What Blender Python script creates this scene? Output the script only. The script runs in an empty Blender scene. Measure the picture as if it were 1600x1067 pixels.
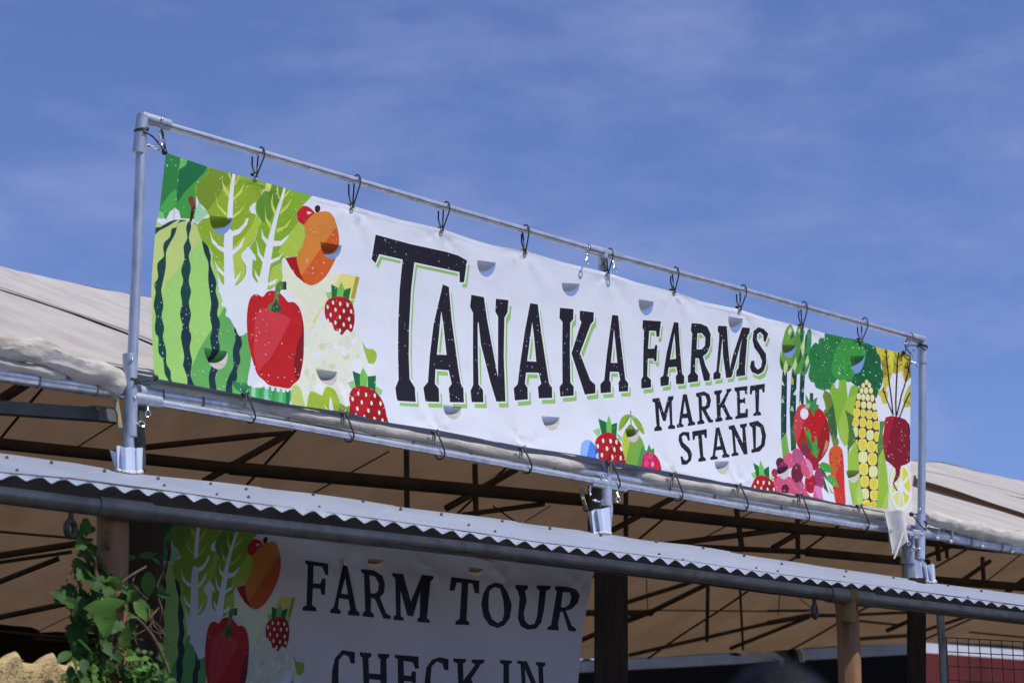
import bpy, bmesh, math, random
import numpy as np
from mathutils import Vector, Matrix, noise
from mathutils.geometry import delaunay_2d_cdt

# ------------------------------------------------------------------ camera
PITCH, TURN, FPX = math.radians(15.29), math.radians(47.84), 3600.0
CAM = Vector((0, 0, 1.45))
_h = Vector((math.cos(TURN), math.sin(TURN), 0))
RIGHT = Vector((math.sin(TURN), -math.cos(TURN), 0))
FWD = _h * math.cos(PITCH) + Vector((0, 0, math.sin(PITCH)))
UP = -_h * math.sin(PITCH) + Vector((0, 0, math.cos(PITCH)))
scene = bpy.context.scene
col = scene.collection
cd = bpy.data.cameras.new('camera')
cam = bpy.data.objects.new('camera', cd)
col.objects.link(cam)
cam.matrix_world = Matrix((
    (RIGHT.x, UP.x, -FWD.x, CAM.x), (RIGHT.y, UP.y, -FWD.y, CAM.y),
    (RIGHT.z, UP.z, -FWD.z, CAM.z), (0, 0, 0, 1)))
cd.sensor_width = 36
cd.lens = 36 * FPX / 1600
cd.clip_end = 2000
cd.dof.use_dof = True
cd.dof.focus_distance = 13.2
cd.dof.aperture_fstop = 3.6
scene.camera = cam

# ------------------------------------------------------------------ light
SUN_EL, SUN_AZ = math.radians(58), math.radians(18)
to_sun = Vector((math.sin(SUN_AZ) * math.cos(SUN_EL), -math.cos(SUN_AZ) * math.cos(SUN_EL), math.sin(SUN_EL)))
world = bpy.data.worlds.new('World')
scene.world = world
world.use_nodes = True
wn, wl = world.node_tree.nodes, world.node_tree.links
wn.clear()
wo = wn.new('ShaderNodeOutputWorld')
bg = wn.new('ShaderNodeBackground')
bg.inputs['Strength'].default_value = 0.096
sky = wn.new('ShaderNodeTexSky')
sky.sky_type = 'NISHITA'
sky.sun_disc = False
sky.sun_elevation = SUN_EL
sky.sun_rotation = math.atan2(to_sun.x, to_sun.y)
sky.altitude = 300
sky.air_density = 1.0
sky.dust_density = 0.3
sky.ozone_density = 4.0
tc = wn.new('ShaderNodeTexCoord')
mp = wn.new('ShaderNodeMapping')
mp.inputs['Rotation'].default_value = (0.25, 0.15, 0.7)
mp.inputs['Scale'].default_value = (2.6, 4.0, 9.0)
cn = wn.new('ShaderNodeTexNoise')
cn.inputs['Scale'].default_value = 2.3
cn.inputs['Detail'].default_value = 9
cn.inputs['Roughness'].default_value = 0.62
cn.inputs['Distortion'].default_value = 0.15
cr = wn.new('ShaderNodeMapRange')
cr.inputs['From Min'].default_value = 0.44
cr.inputs['From Max'].default_value = 0.78
cr.inputs['To Max'].default_value = 0.40
cx = wn.new('ShaderNodeMixRGB')
cx.inputs['Color2'].default_value = (4.4, 4.9, 6.0, 1)
wl.new(tc.outputs['Generated'], mp.inputs['Vector'])
wl.new(mp.outputs['Vector'], cn.inputs['Vector'])
wl.new(cn.outputs['Fac'], cr.inputs['Value'])
wl.new(cr.outputs['Result'], cx.inputs['Fac'])
wl.new(sky.outputs['Color'], cx.inputs['Color1'])
tint = wn.new('ShaderNodeMixRGB')
tint.blend_type = 'MULTIPLY'
tint.inputs['Fac'].default_value = 1
tint.inputs['Color2'].default_value = (1.03, 1.02, 1.36, 1)
wl.new(cx.outputs['Color'], tint.inputs['Color1'])
wl.new(tint.outputs['Color'], bg.inputs['Color'])
wl.new(bg.outputs['Background'], wo.inputs['Surface'])
sd = bpy.data.lights.new('sun', 'SUN')
sd.energy = 3.6
sd.angle = math.radians(0.53)
sd.color = (1.0, 0.955, 0.89)
sun = bpy.data.objects.new('sun', sd)
col.objects.link(sun)
sun.rotation_euler = (-to_sun).to_track_quat('-Z', 'Y').to_euler()
sun.location = (0, 0, 30)
scene.view_settings.view_transform = 'Standard'
scene.view_settings.look = 'None'
scene.view_settings.exposure = 0
scene.view_settings.gamma = 1

# ------------------------------------------------------------------ helpers
def ray(x, y):
    return FWD + RIGHT * ((x - 800) / FPX) + UP * ((533.5 - y) / FPX)
def on_y(x, y, Y):                       # photo pixel -> point on the upright plane at that Y
    d = ray(x, y)
    return CAM + d * (Y / d.y)
def on_plane(x, y, p, n):
    d = ray(x, y)
    return CAM + d * ((p - CAM).dot(n) / d.dot(n))

def lin(c):
    return tuple(((v / 255) / 12.92 if v / 255 <= 0.04045 else ((v / 255 + 0.055) / 1.055) ** 2.4) for v in c)
def tag(o, label=None, cat=None, group=None, kind=None):
    if label: o['label'] = label
    if cat: o['category'] = cat
    if group: o['group'] = group
    if kind: o['kind'] = kind
    return o
def empty(name, loc=(0, 0, 0)):
    o = bpy.data.objects.new(name, None)
    o.location = loc
    o.empty_display_size = 0.1
    col.objects.link(o)
    return o
def link(name, bm, mats, parent=None, smooth=True, origin=None):
    """one mesh object; vertices are given in world space"""
    o = Vector(origin) if origin is not None else Vector((0, 0, 0))
    off = Vector((0, 0, 0))
    if parent is not None:
        q = parent
        while q is not None:
            off += q.location
            q = q.parent
    me = bpy.data.meshes.new(name)
    bmesh.ops.translate(bm, verts=bm.verts, vec=-(o if origin is not None else off))
    bm.normal_update()
    bm.to_mesh(me)
    bm.free()
    for m in (mats if isinstance(mats, (list, tuple)) else [mats]):
        me.materials.append(m)
    if smooth:
        for p in me.polygons: p.use_smooth = True
        try: me.set_sharp_from_angle(angle=math.radians(40))
        except Exception: pass
    ob = bpy.data.objects.new(name, me)
    col.objects.link(ob)
    if parent is not None:
        ob.parent = parent
        if origin is not None: ob.location = o - off
    elif origin is not None:
        ob.location = o
    return ob

def tube(bm, pts, r, seg=12, cap=True, closed=False, mi=0, squash=None):
    pts = [Vector(p) for p in pts]
    n = len(pts)
    rs = r if isinstance(r, (list, tuple)) else [r] * n
    rings, prev = [], None
    for i in range(n):
        if closed: t = pts[(i + 1) % n] - pts[i - 1]
        else: t = pts[min(i + 1, n - 1)] - pts[max(i - 1, 0)]
        t.normalize()
        if prev is None:
            a = Vector((0, 0, 1)) if abs(t.z) < 0.9 else Vector((1, 0, 0))
            u = t.cross(a).normalized()
        else:
            u = (prev - t * prev.dot(t))
            if u.length < 1e-6: u = t.orthogonal()
            u.normalize()
        prev = u
        w = t.cross(u)
        rings.append([bm.verts.new(pts[i] + u * (math.cos(2 * math.pi * k / seg) * rs[i]) + w * (math.sin(2 * math.pi * k / seg) * rs[i])) for k in range(seg)])
    for i in range(n if closed else n - 1):
        a, b = rings[i], rings[(i + 1) % n]
        for k in range(seg):
            f = bm.faces.new((a[k], a[(k + 1) % seg], b[(k + 1) % seg], b[k]))
            f.material_index = mi
    if cap and not closed:
        for rg in (rings[0][::-1], rings[-1]):
            f = bm.faces.new(rg); f.material_index = mi
    return bm
def ring(bm, c, axis, R, r, seg=20, sub=8, stretch=1.0, up=None):
    axis = Vector(axis).normalized()
    u = (Vector(up) if up is not None else axis.orthogonal())
    u = (u - axis * u.dot(axis)).normalized()
    w = axis.cross(u)
    pts = [Vector(c) + u * (R * stretch * math.cos(2 * math.pi * k / seg)) + w * (R * math.sin(2 * math.pi * k / seg)) for k in range(seg)]
    return tube(bm, pts, r, sub, closed=True)
def ball(bm, c, r, seg=14):
    g = bmesh.ops.create_uvsphere(bm, u_segments=seg, v_segments=seg // 2 + 2, radius=r)
    bmesh.ops.translate(bm, verts=g['verts'], vec=Vector(c))
    return g['verts']
def box(bm, lo, hi, bev=0.0):
    g = bmesh.ops.create_cube(bm, size=1)
    lo, hi = Vector(lo), Vector(hi)
    for v in g['verts']:
        v.co = Vector((lo[i] + (hi[i] - lo[i]) * (v.co[i] + 0.5) for i in range(3)))
    if bev:
        es = list({e for v in g['verts'] for e in v.link_edges})
        bmesh.ops.bevel(bm, geom=es, offset=bev, segments=2, affect='EDGES', profile=0.5)
def bar(bm, a, b, w, h, bev=0.0):
    """rectangular bar from a to b, w sideways, h in the upright direction"""
    a, b = Vector(a), Vector(b)
    t = (b - a).normalized()
    up = Vector((0, 0, 1)) if abs(t.z) < 0.95 else Vector((0, 1, 0))
    s = t.cross(up).normalized(); u = s.cross(t)
    vs = []
    for p in (a, b):
        for i, j in ((-1, -1), (1, -1), (1, 1), (-1, 1)):
            vs.append(bm.verts.new(p + s * (i * w / 2) + u * (j * h / 2)))
    fs = [(0, 1, 2, 3), (7, 6, 5, 4), (0, 4, 5, 1), (1, 5, 6, 2), (2, 6, 7, 3), (3, 7, 4, 0)]
    for f in fs: bm.faces.new([vs[i] for i in f][::-1])
def dense(pts, step=0.15, wob=0.0, seed=0):
    pts = [Vector(p) for p in pts]
    out = [pts[0]]
    for a, b in zip(pts, pts[1:]):
        n = max(1, int((b - a).length / step))
        for k in range(1, n + 1):
            out.append(a.lerp(b, k / n))
    if wob:
        out = [p + Vector((0, noise.noise(p * 1.3 + Vector((seed, 0, 0))), noise.noise(p * 1.3 + Vector((0, seed, 5))))) * wob for p in out]
    return out
def spline(pts, n=6):
    pts = [Vector(p) for p in pts]
    P = [pts[0] * 2 - pts[1]] + pts + [pts[-1] * 2 - pts[-2]]
    out = []
    for i in range(1, len(P) - 2):
        for k in range(n):
            t = k / n
            a, b, c, d = P[i - 1], P[i], P[i + 1], P[i + 2]
            out.append(0.5 * ((2 * b) + (c - a) * t + (2 * a - 5 * b + 4 * c - d) * t * t + (3 * b - a - 3 * c + d) * t ** 3))
    out.append(pts[-1])
    return out

# ------------------------------------------------------------------ materials
def new_mat(name):
    m = bpy.data.materials.new(name)
    m.use_nodes = True
    nt = m.node_tree
    return m, nt, nt.nodes['Principled BSDF']
def mat(name, c, rough=0.6, metal=0.0, c2=None, scale=8.0, stretch=(1, 1, 1), lo=0.35, hi=0.65, bump=0.0, bscale=60.0, spec=0.5, rvar=0.0):
    m, nt, b = new_mat(name)
    N, L = nt.nodes, nt.links
    b.inputs['Roughness'].default_value = rough
    b.inputs['Metallic'].default_value = metal
    b.inputs['Specular IOR Level'].default_value = spec
    b.inputs['Base Color'].default_value = (*c, 1)
    t = N.new('ShaderNodeTexCoord')
    mpn = N.new('ShaderNodeMapping')
    mpn.inputs['Scale'].default_value = stretch
    L.new(t.outputs['Object'], mpn.inputs['Vector'])
    if c2 is not None:
        n = N.new('ShaderNodeTexNoise')
        n.inputs['Scale'].default_value = scale
        n.inputs['Detail'].default_value = 6
        n.inputs['Roughness'].default_value = 0.62
        L.new(mpn.outputs['Vector'], n.inputs['Vector'])
        r = N.new('ShaderNodeMapRange')
        r.inputs['From Min'].default_value = lo
        r.inputs['From Max'].default_value = hi
        L.new(n.outputs['Fac'], r.inputs['Value'])
        x = N.new('ShaderNodeMixRGB')
        x.inputs['Color1'].default_value = (*c, 1)
        x.inputs['Color2'].default_value = (*c2, 1)
        L.new(r.outputs['Result'], x.inputs['Fac'])
        L.new(x.outputs['Color'], b.inputs['Base Color'])
        if rvar:
            rr = N.new('ShaderNodeMapRange')
            rr.inputs['To Min'].default_value = rough - rvar
            rr.inputs['To Max'].default_value = rough + rvar
            L.new(n.outputs['Fac'], rr.inputs['Value'])
            L.new(rr.outputs['Result'], b.inputs['Roughness'])
    if bump:
        n2 = N.new('ShaderNodeTexNoise')
        n2.inputs['Scale'].default_value = bscale
        n2.inputs['Detail'].default_value = 5
        L.new(mpn.outputs['Vector'], n2.inputs['Vector'])
        bp = N.new('ShaderNodeBump')
        bp.inputs['Strength'].default_value = bump
        bp.inputs['Distance'].default_value = 0.01
        L.new(n2.outputs['Fac'], bp.inputs['Height'])
        L.new(bp.outputs['Normal'], b.inputs['Normal'])
    return m
GALV = mat('galvanised_pipe', (0.76, 0.77, 0.79), 0.30, 0.72, (0.48, 0.50, 0.53), 13, (1, 1, 1), bump=0.03, bscale=60, rvar=0.12)
ZINC = mat('galvanised_post', (0.55, 0.58, 0.63), 0.40, 0.6, (0.36, 0.39, 0.44), 16, (1, 1, .35), bump=0.06, bscale=80, rvar=0.1)
BRIGHT = mat('bright_zinc', (0.78, 0.79, 0.80), 0.2, 1.0, (0.6, 0.61, 0.63), 30)
SHEET = mat('zinc_roof_sheet', (0.66, 0.72, 0.85), 0.42, 0.2, (0.74, 0.79, 0.88), 3.0, (1, 1, 1), bump=0.05, bscale=30, rvar=0.1)
TARN = mat('tarnished_pipe', (0.30, 0.30, 0.29), 0.45, 0.6, (0.18, 0.18, 0.17), 9, bump=0.1)
DARKSTEEL = mat('dark_steel', (0.105, 0.092, 0.070), 0.6, 0.2, (0.055, 0.05, 0.04), 6)
RUBBER = mat('black_rubber', (0.018, 0.018, 0.022), 0.5, 0, (0.03, 0.03, 0.034), 60)
PLAST = mat('white_plastic', (0.75, 0.74, 0.70), 0.4, 0, (0.65, 0.63, 0.58), 30)
SCREW = mat('screw_head', (0.12, 0.11, 0.12), 0.5, 0.6, (0.2, 0.18, 0.17), 80)
POST = mat('brown_timber', (0.38, 0.20, 0.10), 0.8, 0, (0.22, 0.12, 0.06), 5, (3, 3, .35), bump=0.5, bscale=18, spec=.2)
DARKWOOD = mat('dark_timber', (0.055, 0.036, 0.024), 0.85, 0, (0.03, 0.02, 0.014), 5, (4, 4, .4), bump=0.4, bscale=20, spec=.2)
STRAP = mat('ochre_strap', (0.32, 0.19, 0.045), 0.6, 0, (0.2, 0.12, 0.03), 30)
STRAPPALE = mat('pale_webbing', (0.42, 0.38, 0.24), 0.8, 0, (0.3, 0.27, 0.18), 40)

def canvas_mat(name, c, c2, trans, tf, streak=(0.35, 2.2, 2.2)):
    m = bpy.data.materials.new(name)
    m.use_nodes = True
    N, L = m.node_tree.nodes, m.node_tree.links
    N.clear()
    out = N.new('ShaderNodeOutputMaterial')
    t = N.new('ShaderNodeTexCoord')
    mpn = N.new('ShaderNodeMapping')
    mpn.inputs['Scale'].default_value = streak
    L.new(t.outputs['Object'], mpn.inputs['Vector'])
    n = N.new('ShaderNodeTexNoise')
    n.inputs['Scale'].default_value = 2.2; n.inputs['Detail'].default_value = 8; n.inputs['Roughness'].default_value = .65
    L.new(mpn.outputs['Vector'], n.inputs['Vector'])
    r = N.new('ShaderNodeMapRange')
    r.inputs['From Min'].default_value = .35; r.inputs['From Max'].default_value = .68
    L.new(n.outputs['Fac'], r.inputs['Value'])
    x = N.new('ShaderNodeMixRGB')
    x.inputs['Color1'].default_value = (*c, 1); x.inputs['Color2'].default_value = (*c2, 1)
    L.new(r.outputs['Result'], x.inputs['Fac'])
    d = N.new('ShaderNodeBsdfDiffuse')
    L.new(x.outputs['Color'], d.inputs['Color'])
    n2 = N.new('ShaderNodeTexNoise')
    n2.inputs['Scale'].default_value = 14; n2.inputs['Detail'].default_value = 6
    L.new(mpn.outputs['Vector'], n2.inputs['Vector'])
    bp = N.new('ShaderNodeBump'); bp.inputs['Strength'].default_value = .25; bp.inputs['Distance'].default_value = .02
    L.new(n2.outputs['Fac'], bp.inputs['Height'])
    L.new(bp.outputs['Normal'], d.inputs['Normal'])
    tr = N.new('ShaderNodeBsdfTranslucent')
    x2 = N.new('ShaderNodeMixRGB')
    x2.inputs['Color1'].default_value = (*trans, 1)
    x2.inputs['Color2'].default_value = tuple(v * .78 for v in trans) + (1,)
    L.new(r.outputs['Result'], x2.inputs['Fac'])
    L.new(x2.outputs['Color'], tr.inputs['Color'])
    mx = N.new('ShaderNodeMixShader'); mx.inputs['Fac'].default_value = tf
    L.new(d.outputs['BSDF'], mx.inputs[1]); L.new(tr.outputs['BSDF'], mx.inputs[2])
    L.new(mx.outputs['Shader'], out.inputs['Surface'])
    return m
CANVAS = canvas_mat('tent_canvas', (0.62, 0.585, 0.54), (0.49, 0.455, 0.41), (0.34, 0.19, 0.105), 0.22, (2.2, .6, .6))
CANVASSHADE = canvas_mat('tent_canvas_shaded', (0.105, 0.068, 0.045), (0.08, 0.052, 0.034), (0.37, 0.23, 0.12), 0.38, (1.1, .9, .9))  # darker copy of the canvas, the tent's inner shade is in its base colour
SCRAP = mat('pale_canvas_scrap', (.74, .72, .67), .9, 0, (.60, .57, .52), 9, spec=.1)
BATTEN = mat('grey_brown_batten', (.10, .085, .075), .85, 0, (.06, .05, .045), 6, spec=.15)
SEAM = mat('canvas_seam', (.27, .24, .205), .9, 0, (.2, .18, .15), 6, spec=.1)
SEAMFAR = mat('canvas_seam_underside', (.05, .032, .022), .9, 0, (.04, .026, .018), 6, spec=.1)  # seam copy darkened along with the shade painted into the far slope
ROLL = canvas_mat('canvas_roll', (0.66, 0.62, 0.55), (0.36, 0.31, 0.25), (0.4, 0.3, 0.2), 0.05, (2.2, 5, 5))
# ------------------------------------------------------------------ printed artwork (traced flat shapes, back to front)
FR = {'X': (0, 0, 1), 'A': (230, 230, 8), 'B': (230, 330, 8), 'C': (230, 450, 8), 'D': (230, 520, 8), 'E': (370, 260, 8),
      'F': (370, 370, 8), 'G': (370, 440, 8), 'H': (420, 530, 8), 'T': (570, 360, 8), 'N': (590, 450, 5.3333),
      'K': (800, 460, 7.619), 'W': (995, 490, 7.1111), 'M': (1010, 590, 7.619), 'P': (1210, 500, 13.333), 'Q': (1210, 570, 13.333),
      'R': (1310, 520, 13.333), 'S': (1310, 590, 13.333), 'U': (1310, 660, 13.333), 'V': (1310, 730, 13.333),
      'Y': (1170, 630, 10.667), 'Z': (1170, 690, 10.667), 'O': (900, 635, 10.667), 'I': (460, 860, 5.157), 'J': (680, 860, 5.156)}
def px(fr, pts):
    a, b, s = FR[fr]
    return [(a + x / s, b + y / s) for x, y in pts]
def smooth2(p, n=4):
    out, N = [], len(p)
    for i in range(N):
        a, b, c, d = p[i - 1], p[i], p[(i + 1) % N], p[(i + 2) % N]
        for k in range(n):
            t = k / n
            out.append(tuple(0.5 * (2 * b[j] + (c[j] - a[j]) * t + (2 * a[j] - 5 * b[j] + 4 * c[j] - d[j]) * t * t + (3 * b[j] - a[j] - 3 * c[j] + d[j]) * t ** 3) for j in (0, 1)))
    return out
ART = []
def sh(g, c, fr, pts, sm=False, clip=None, id=None, hole=None, speck=1.0):
    p = px(fr, pts) if isinstance(fr, str) else list(pts)
    if sm: p = smooth2(p, sm if sm > 1 else 4)
    ART.append(dict(g=g, c=c, p=p, clip=clip, id=id, hole=hole, speck=speck))
def el(g, c, fr, e, n=14, clip=None, rot=0, id=None, sq=1.0):
    cx_, cy_, rx, ry = e
    pts = []
    for k in range(n):
        a = 2 * math.pi * (k + .5) / n
        u, v = math.cos(a), math.sin(a)
        u, v = math.copysign(abs(u) ** sq, u) * rx, math.copysign(abs(v) ** sq, v) * ry
        pts.append((cx_ + u * math.cos(rot) - v * math.sin(rot), cy_ + u * math.sin(rot) + v * math.cos(rot)))
    sh(g, c, fr, pts, clip=clip, id=id)
def stroke(g, c, fr, pts, w):
    P = px(fr, pts); w = w / FR[fr][2] / 2
    L_, R_ = [], []
    for i, (x, y) in enumerate(P):
        a, b = P[max(i - 1, 0)], P[min(i + 1, len(P) - 1)]
        dx, dy = b[0] - a[0], b[1] - a[1]; l = math.hypot(dx, dy) or 1
        L_.append((x - dy / l * w, y + dx / l * w)); R_.append((x + dy / l * w, y - dx / l * w))
    sh(g, c, None, L_ + R_[::-1])

# ---- left group
g = 'leafy_greens_print'
sh(g, (64, 152, 62), 'A', [(200, 20), (285, 20), (805, 190), (790, 330), (620, 440), (610, 600), (610, 900), (420, 890), (400, 800), (350, 760), (280, 810), (240, 900), (150, 890), (120, 740)])
sh(g, (46, 124, 58), 'A', [(200, 20), (430, 60), (390, 280), (370, 420), (380, 540), (300, 560), (160, 740), (150, 300)])
sh(g, (30, 104, 58), 'A', [(520, 100), (810, 180), (700, 330), (600, 430), (470, 560), (370, 700), (370, 600), (385, 400), (390, 290), (480, 210)])
sh(g, (98, 178, 92), 'A', [(430, 60), (530, 90), (480, 230), (390, 285)])
sh(g, (72, 164, 72), 'A', [(350, 520), (370, 620), (350, 730), (270, 810), (170, 760), (240, 640)])
sh(g, (150, 205, 152), 'A', [(640, 690), (700, 770), (775, 830), (690, 890), (630, 945), (590, 930), (600, 800)])
sh(g, (118, 188, 118), 'A', [(140, 790), (210, 820), (220, 900), (110, 890)])
sh(g, (232, 236, 246), 'A', [(350, 755), (395, 820), (410, 890), (380, 915), (265, 915), (285, 810)])
sh(g, (190, 205, 205), 'A', [(350, 755), (350, 910), (320, 910), (320, 790)])
sh(g, (236, 240, 248), 'A', [(100, 890), (165, 885), (172, 930), (205, 880), (235, 905), (180, 970), (100, 985)])
g = 'watermelon_print'
sh(g, (154, 202, 104), 'X', [(236, 366), (255, 352), (274, 343.5), (295, 345), (306, 349), (312, 356), (316, 373), (328, 385), (334, 400), (341, 430), (343, 452), (352, 478), (366, 505), (375, 525), (391, 520), (392.5, 560), (387, 590), (385, 612), (376, 640), (300, 650), (225, 610)], sm=3, id='melon')
sh(g, (184, 200, 116), 'X', [(225, 330), (318, 330), (314, 375), (283, 415), (258, 445), (252, 470), (241, 490), (225, 490)], clip='melon')
sh(g, (96, 164, 84), 'X', [(352, 478), (335, 508), (312, 545), (299, 575), (298, 660), (410, 660), (410, 470)], clip='melon')
dk, dk2 = (24, 66, 58), (28, 52, 60)
sh(g, dk, 'B', [(352, 108), (250, 118), (205, 165), (180, 195), (100, 205), (70, 330), (105, 290), (160, 240), (260, 190), (350, 130), (400, 105)], clip='melon')
s2l = px('B', [(430, 100), (395, 140), (370, 200), (310, 220), (290, 320), (220, 390), (205, 470), (215, 560), (140, 640), (130, 720), (140, 830), (95, 910)]) + px('C', [(110, 60), (85, 210), (112, 350), (100, 470), (110, 570), (145, 620), (145, 800), (205, 900)]) + px('D', [(220, 500), (260, 580), (320, 700)])
s2r = px('D', [(400, 700), (305, 590), (295, 480), (245, 380)]) + px('C', [(240, 770), (200, 610), (217, 500), (185, 350), (207, 220), (185, 60)]) + px('B', [(185, 960), (235, 720), (240, 600), (245, 500), (290, 400), (350, 290), (380, 190), (410, 140), (500, 115)])
sh(g, dk, None, s2l + s2r, clip='melon', sm=3)
s3l = px('B', [(520, 128), (490, 200), (505, 340), (460, 440), (470, 590), (430, 740), (455, 870), (420, 1000)]) + px('C', [(440, 190), (413, 330), (445, 470), (425, 620), (465, 840), (448, 960)]) + px('D', [(450, 410), (500, 560), (505, 700)])
s3r = px('D', [(600, 700), (545, 540), (565, 360)]) + px('C', [(560, 880), (535, 740), (556, 610), (525, 480), (552, 330), (525, 190), (552, 60)]) + px('B', [(550, 980), (525, 860), (552, 710), (525, 560), (556, 460), (525, 330), (552, 200), (540, 128)])
sh(g, dk, None, s3l + s3r, clip='melon', id='ms3', sm=3)
sh(g, dk2, 'X', [(282, 480), (305, 468), (305, 650), (280, 650)], clip='ms3')
s4l = px('B', [(690, 360), (720, 520), (770, 650), (768, 850), (785, 1000)]) + px('C', [(805, 200), (788, 350), (815, 500), (788, 640), (812, 760), (815, 860), (800, 960)]) + px('D', [(800, 440), (768, 550), (790, 720)])
s4r = px('D', [(860, 720), (850, 560), (885, 460)]) + px('C', [(880, 990), (890, 850), (912, 740), (890, 600), (917, 440), (880, 320), (900, 190), (862, 40)]) + px('B', [(872, 880), (800, 680), (800, 560), (760, 430), (690, 360)])
sh(g, dk2, None, s4l + s4r[:-1], clip='melon', sm=3)
sh(g, dk, 'B', [(570, 130), (630, 150), (640, 185), (600, 160)], clip='melon')
s5 = px('C', [(1095, 480), (1110, 640), (1075, 780), (1085, 950)]) + px('D', [(1082, 420), (1000, 600), (980, 760)]) + px('D', [(1058, 760), (1065, 640), (1120, 580), (1130, 450), (1170, 350), (1158, 230)]) + px('C', [(1192, 710), (1175, 600), (1190, 540)])
sh(g, dk2, None, s5, clip='melon', sm=3)
sh(g, (120, 64, 48), 'A', [(510, 660), (520, 628), (548, 612), (580, 630), (600, 720), (590, 800), (562, 925), (530, 920), (548, 760), (520, 700)], sm=2)
sh(g, (58, 30, 26), 'A', [(550, 785), (600, 718), (592, 800), (563, 922), (532, 918), (545, 840)])
g = 'pineapple_print'
sh(g, (226, 228, 188), 'F', [(560, 540), (640, 250), (850, 560), (1000, 600), (1230, 415), (1335, 448), (1280, 600), (1100, 900), (980, 1064), (960, 1180), (840, 1180), (840, 900), (640, 660), (500, 680)])
sh(g, (218, 208, 116), 'F', [(1330, 448), (1560, 495), (1480, 860), (1380, 800), (1150, 760), (1050, 960), (990, 1090), (960, 1060), (1100, 840)])
sh(g, (172, 150, 44), 'F', [(1510, 487), (1559, 496), (1500, 770), (1450, 760)])
g = 'apricot_print'
sh(g, (188, 26, 36), 'E', [(770, 560), (820, 500), (890, 495), (960, 545), (990, 600), (940, 700), (850, 760), (780, 690), (755, 620)], sm=3)
sh(g, (240, 200, 195), 'E', [(880, 565), (915, 560), (950, 580), (900, 600)])
sh(g, (158, 18, 24), 'F', [(615, 262), (770, 240), (800, 400), (880, 585), (760, 490), (680, 380)])
sh(g, (206, 126, 50), 'E', [(1080, 560), (1180, 580), (1250, 700), (1290, 850), (1292, 1000), (1250, 1160), (1130, 1370), (1000, 1470), (900, 1470), (830, 1380), (780, 1240), (760, 1120), (800, 980), (800, 860), (840, 740), (960, 600)], sm=4, id='apricot')
sh(g, (198, 90, 30), 'E', [(1250, 760), (1340, 740), (1340, 1520), (850, 1500), (815, 1370), (1080, 1000), (1150, 900)], clip='apricot')
sh(g, (52, 22, 26), 'E', [(985, 520), (1005, 485), (1045, 490), (1055, 530), (1035, 568), (1000, 570)], sm=3)
g = 'cabbage_print'
sh(g, (128, 166, 38), 'E', [(440, 190), (945, 310), (850, 470), (760, 580), (770, 680), (850, 740), (868, 860), (820, 1010), (740, 1120), (640, 1130), (580, 1160), (568, 1300), (582, 1400), (500, 1480), (400, 1540), (270, 1460), (200, 1360), (205, 1260), (250, 1210), (230, 1100), (160, 1030), (240, 900), (280, 720), (310, 690), (240, 580), (250, 450), (340, 310)], sm=3)
sh(g, (92, 138, 42), 'E', [(440, 190), (600, 225), (540, 420), (480, 560), (400, 720), (320, 690), (250, 560), (250, 440), (340, 310)])
sh(g, (166, 190, 66), 'E', [(780, 690), (850, 740), (868, 860), (820, 1010), (740, 1120), (640, 1130), (560, 1110), (520, 1070), (660, 850)])
sh(g, (166, 190, 66), 'F', [(450, 380), (572, 320), (582, 510), (500, 600), (400, 650), (420, 480)])
sh(g, (136, 166, 40), 'A', [(770, 200), (1560, 380), (1460, 520), (1400, 640), (1350, 700), (1290, 740), (1290, 800), (1360, 840), (1405, 900), (1430, 960), (1390, 1000), (1360, 1130), (1290, 1230), (1240, 1270), (1330, 1400), (1370, 1420), (1380, 1440), (1340, 1500), (1320, 1600), (1200, 1680), (1100, 1740), (1000, 1760), (950, 1700), (880, 1560), (820, 1420), (830, 1340), (770, 1240), (690, 1160), (650, 1070), (630, 980), (690, 900), (780, 870), (700, 740), (610, 600), (610, 470), (770, 300)], sm=3)
sh(g, (112, 140, 36), 'A', [(770, 200), (1080, 260), (1050, 420), (940, 560), (760, 790), (650, 700), (610, 600), (620, 450), (770, 320)])
sh(g, (192, 206, 112), 'A', [(1500, 410), (1570, 430), (1530, 560), (1460, 545)])
sh(g, (168, 188, 64), 'A', [(1360, 840), (1405, 900), (1430, 960), (1390, 1000), (1360, 1130), (1200, 1300), (1090, 1340), (1080, 1240), (1240, 1080), (1330, 950)])
sh(g, (172, 190, 70), 'B', [(1090, 540), (1190, 500), (1190, 600), (1235, 720), (1210, 830), (1110, 930), (1080, 700)])
sh(g, (150, 178, 46), 'B', [(820, 620), (965, 640), (970, 900), (940, 900), (880, 760)])
sh(g, (214, 222, 220), 'B', [(970, 270), (1070, 250), (1075, 450), (1085, 640), (1105, 870), (1115, 930), (1220, 830), (1245, 700), (1195, 600), (1190, 520), (1270, 465), (1325, 530), (1320, 820), (1400, 900), (1480, 940), (1520, 1000), (1650, 980), (1650, 1100), (1250, 1510), (1130, 1490), (1040, 1340), (985, 1300), (1000, 1220), (945, 1180), (935, 1150), (965, 1100), (960, 1050), (900, 1010), (905, 985), (960, 960), (970, 800)], sm=3, id='mass')
sh(g, (214, 222, 228), 'B', [(980, 270), (1068, 250), (1075, 450), (1085, 640), (1100, 860), (970, 960), (970, 600)], clip='mass')
wv = (226, 230, 236)
sh(g, wv, 'A', [(1083, 270), (1108, 275), (1080, 620), (1070, 900), (1000, 900), (1015, 700), (1040, 480)])
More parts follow.
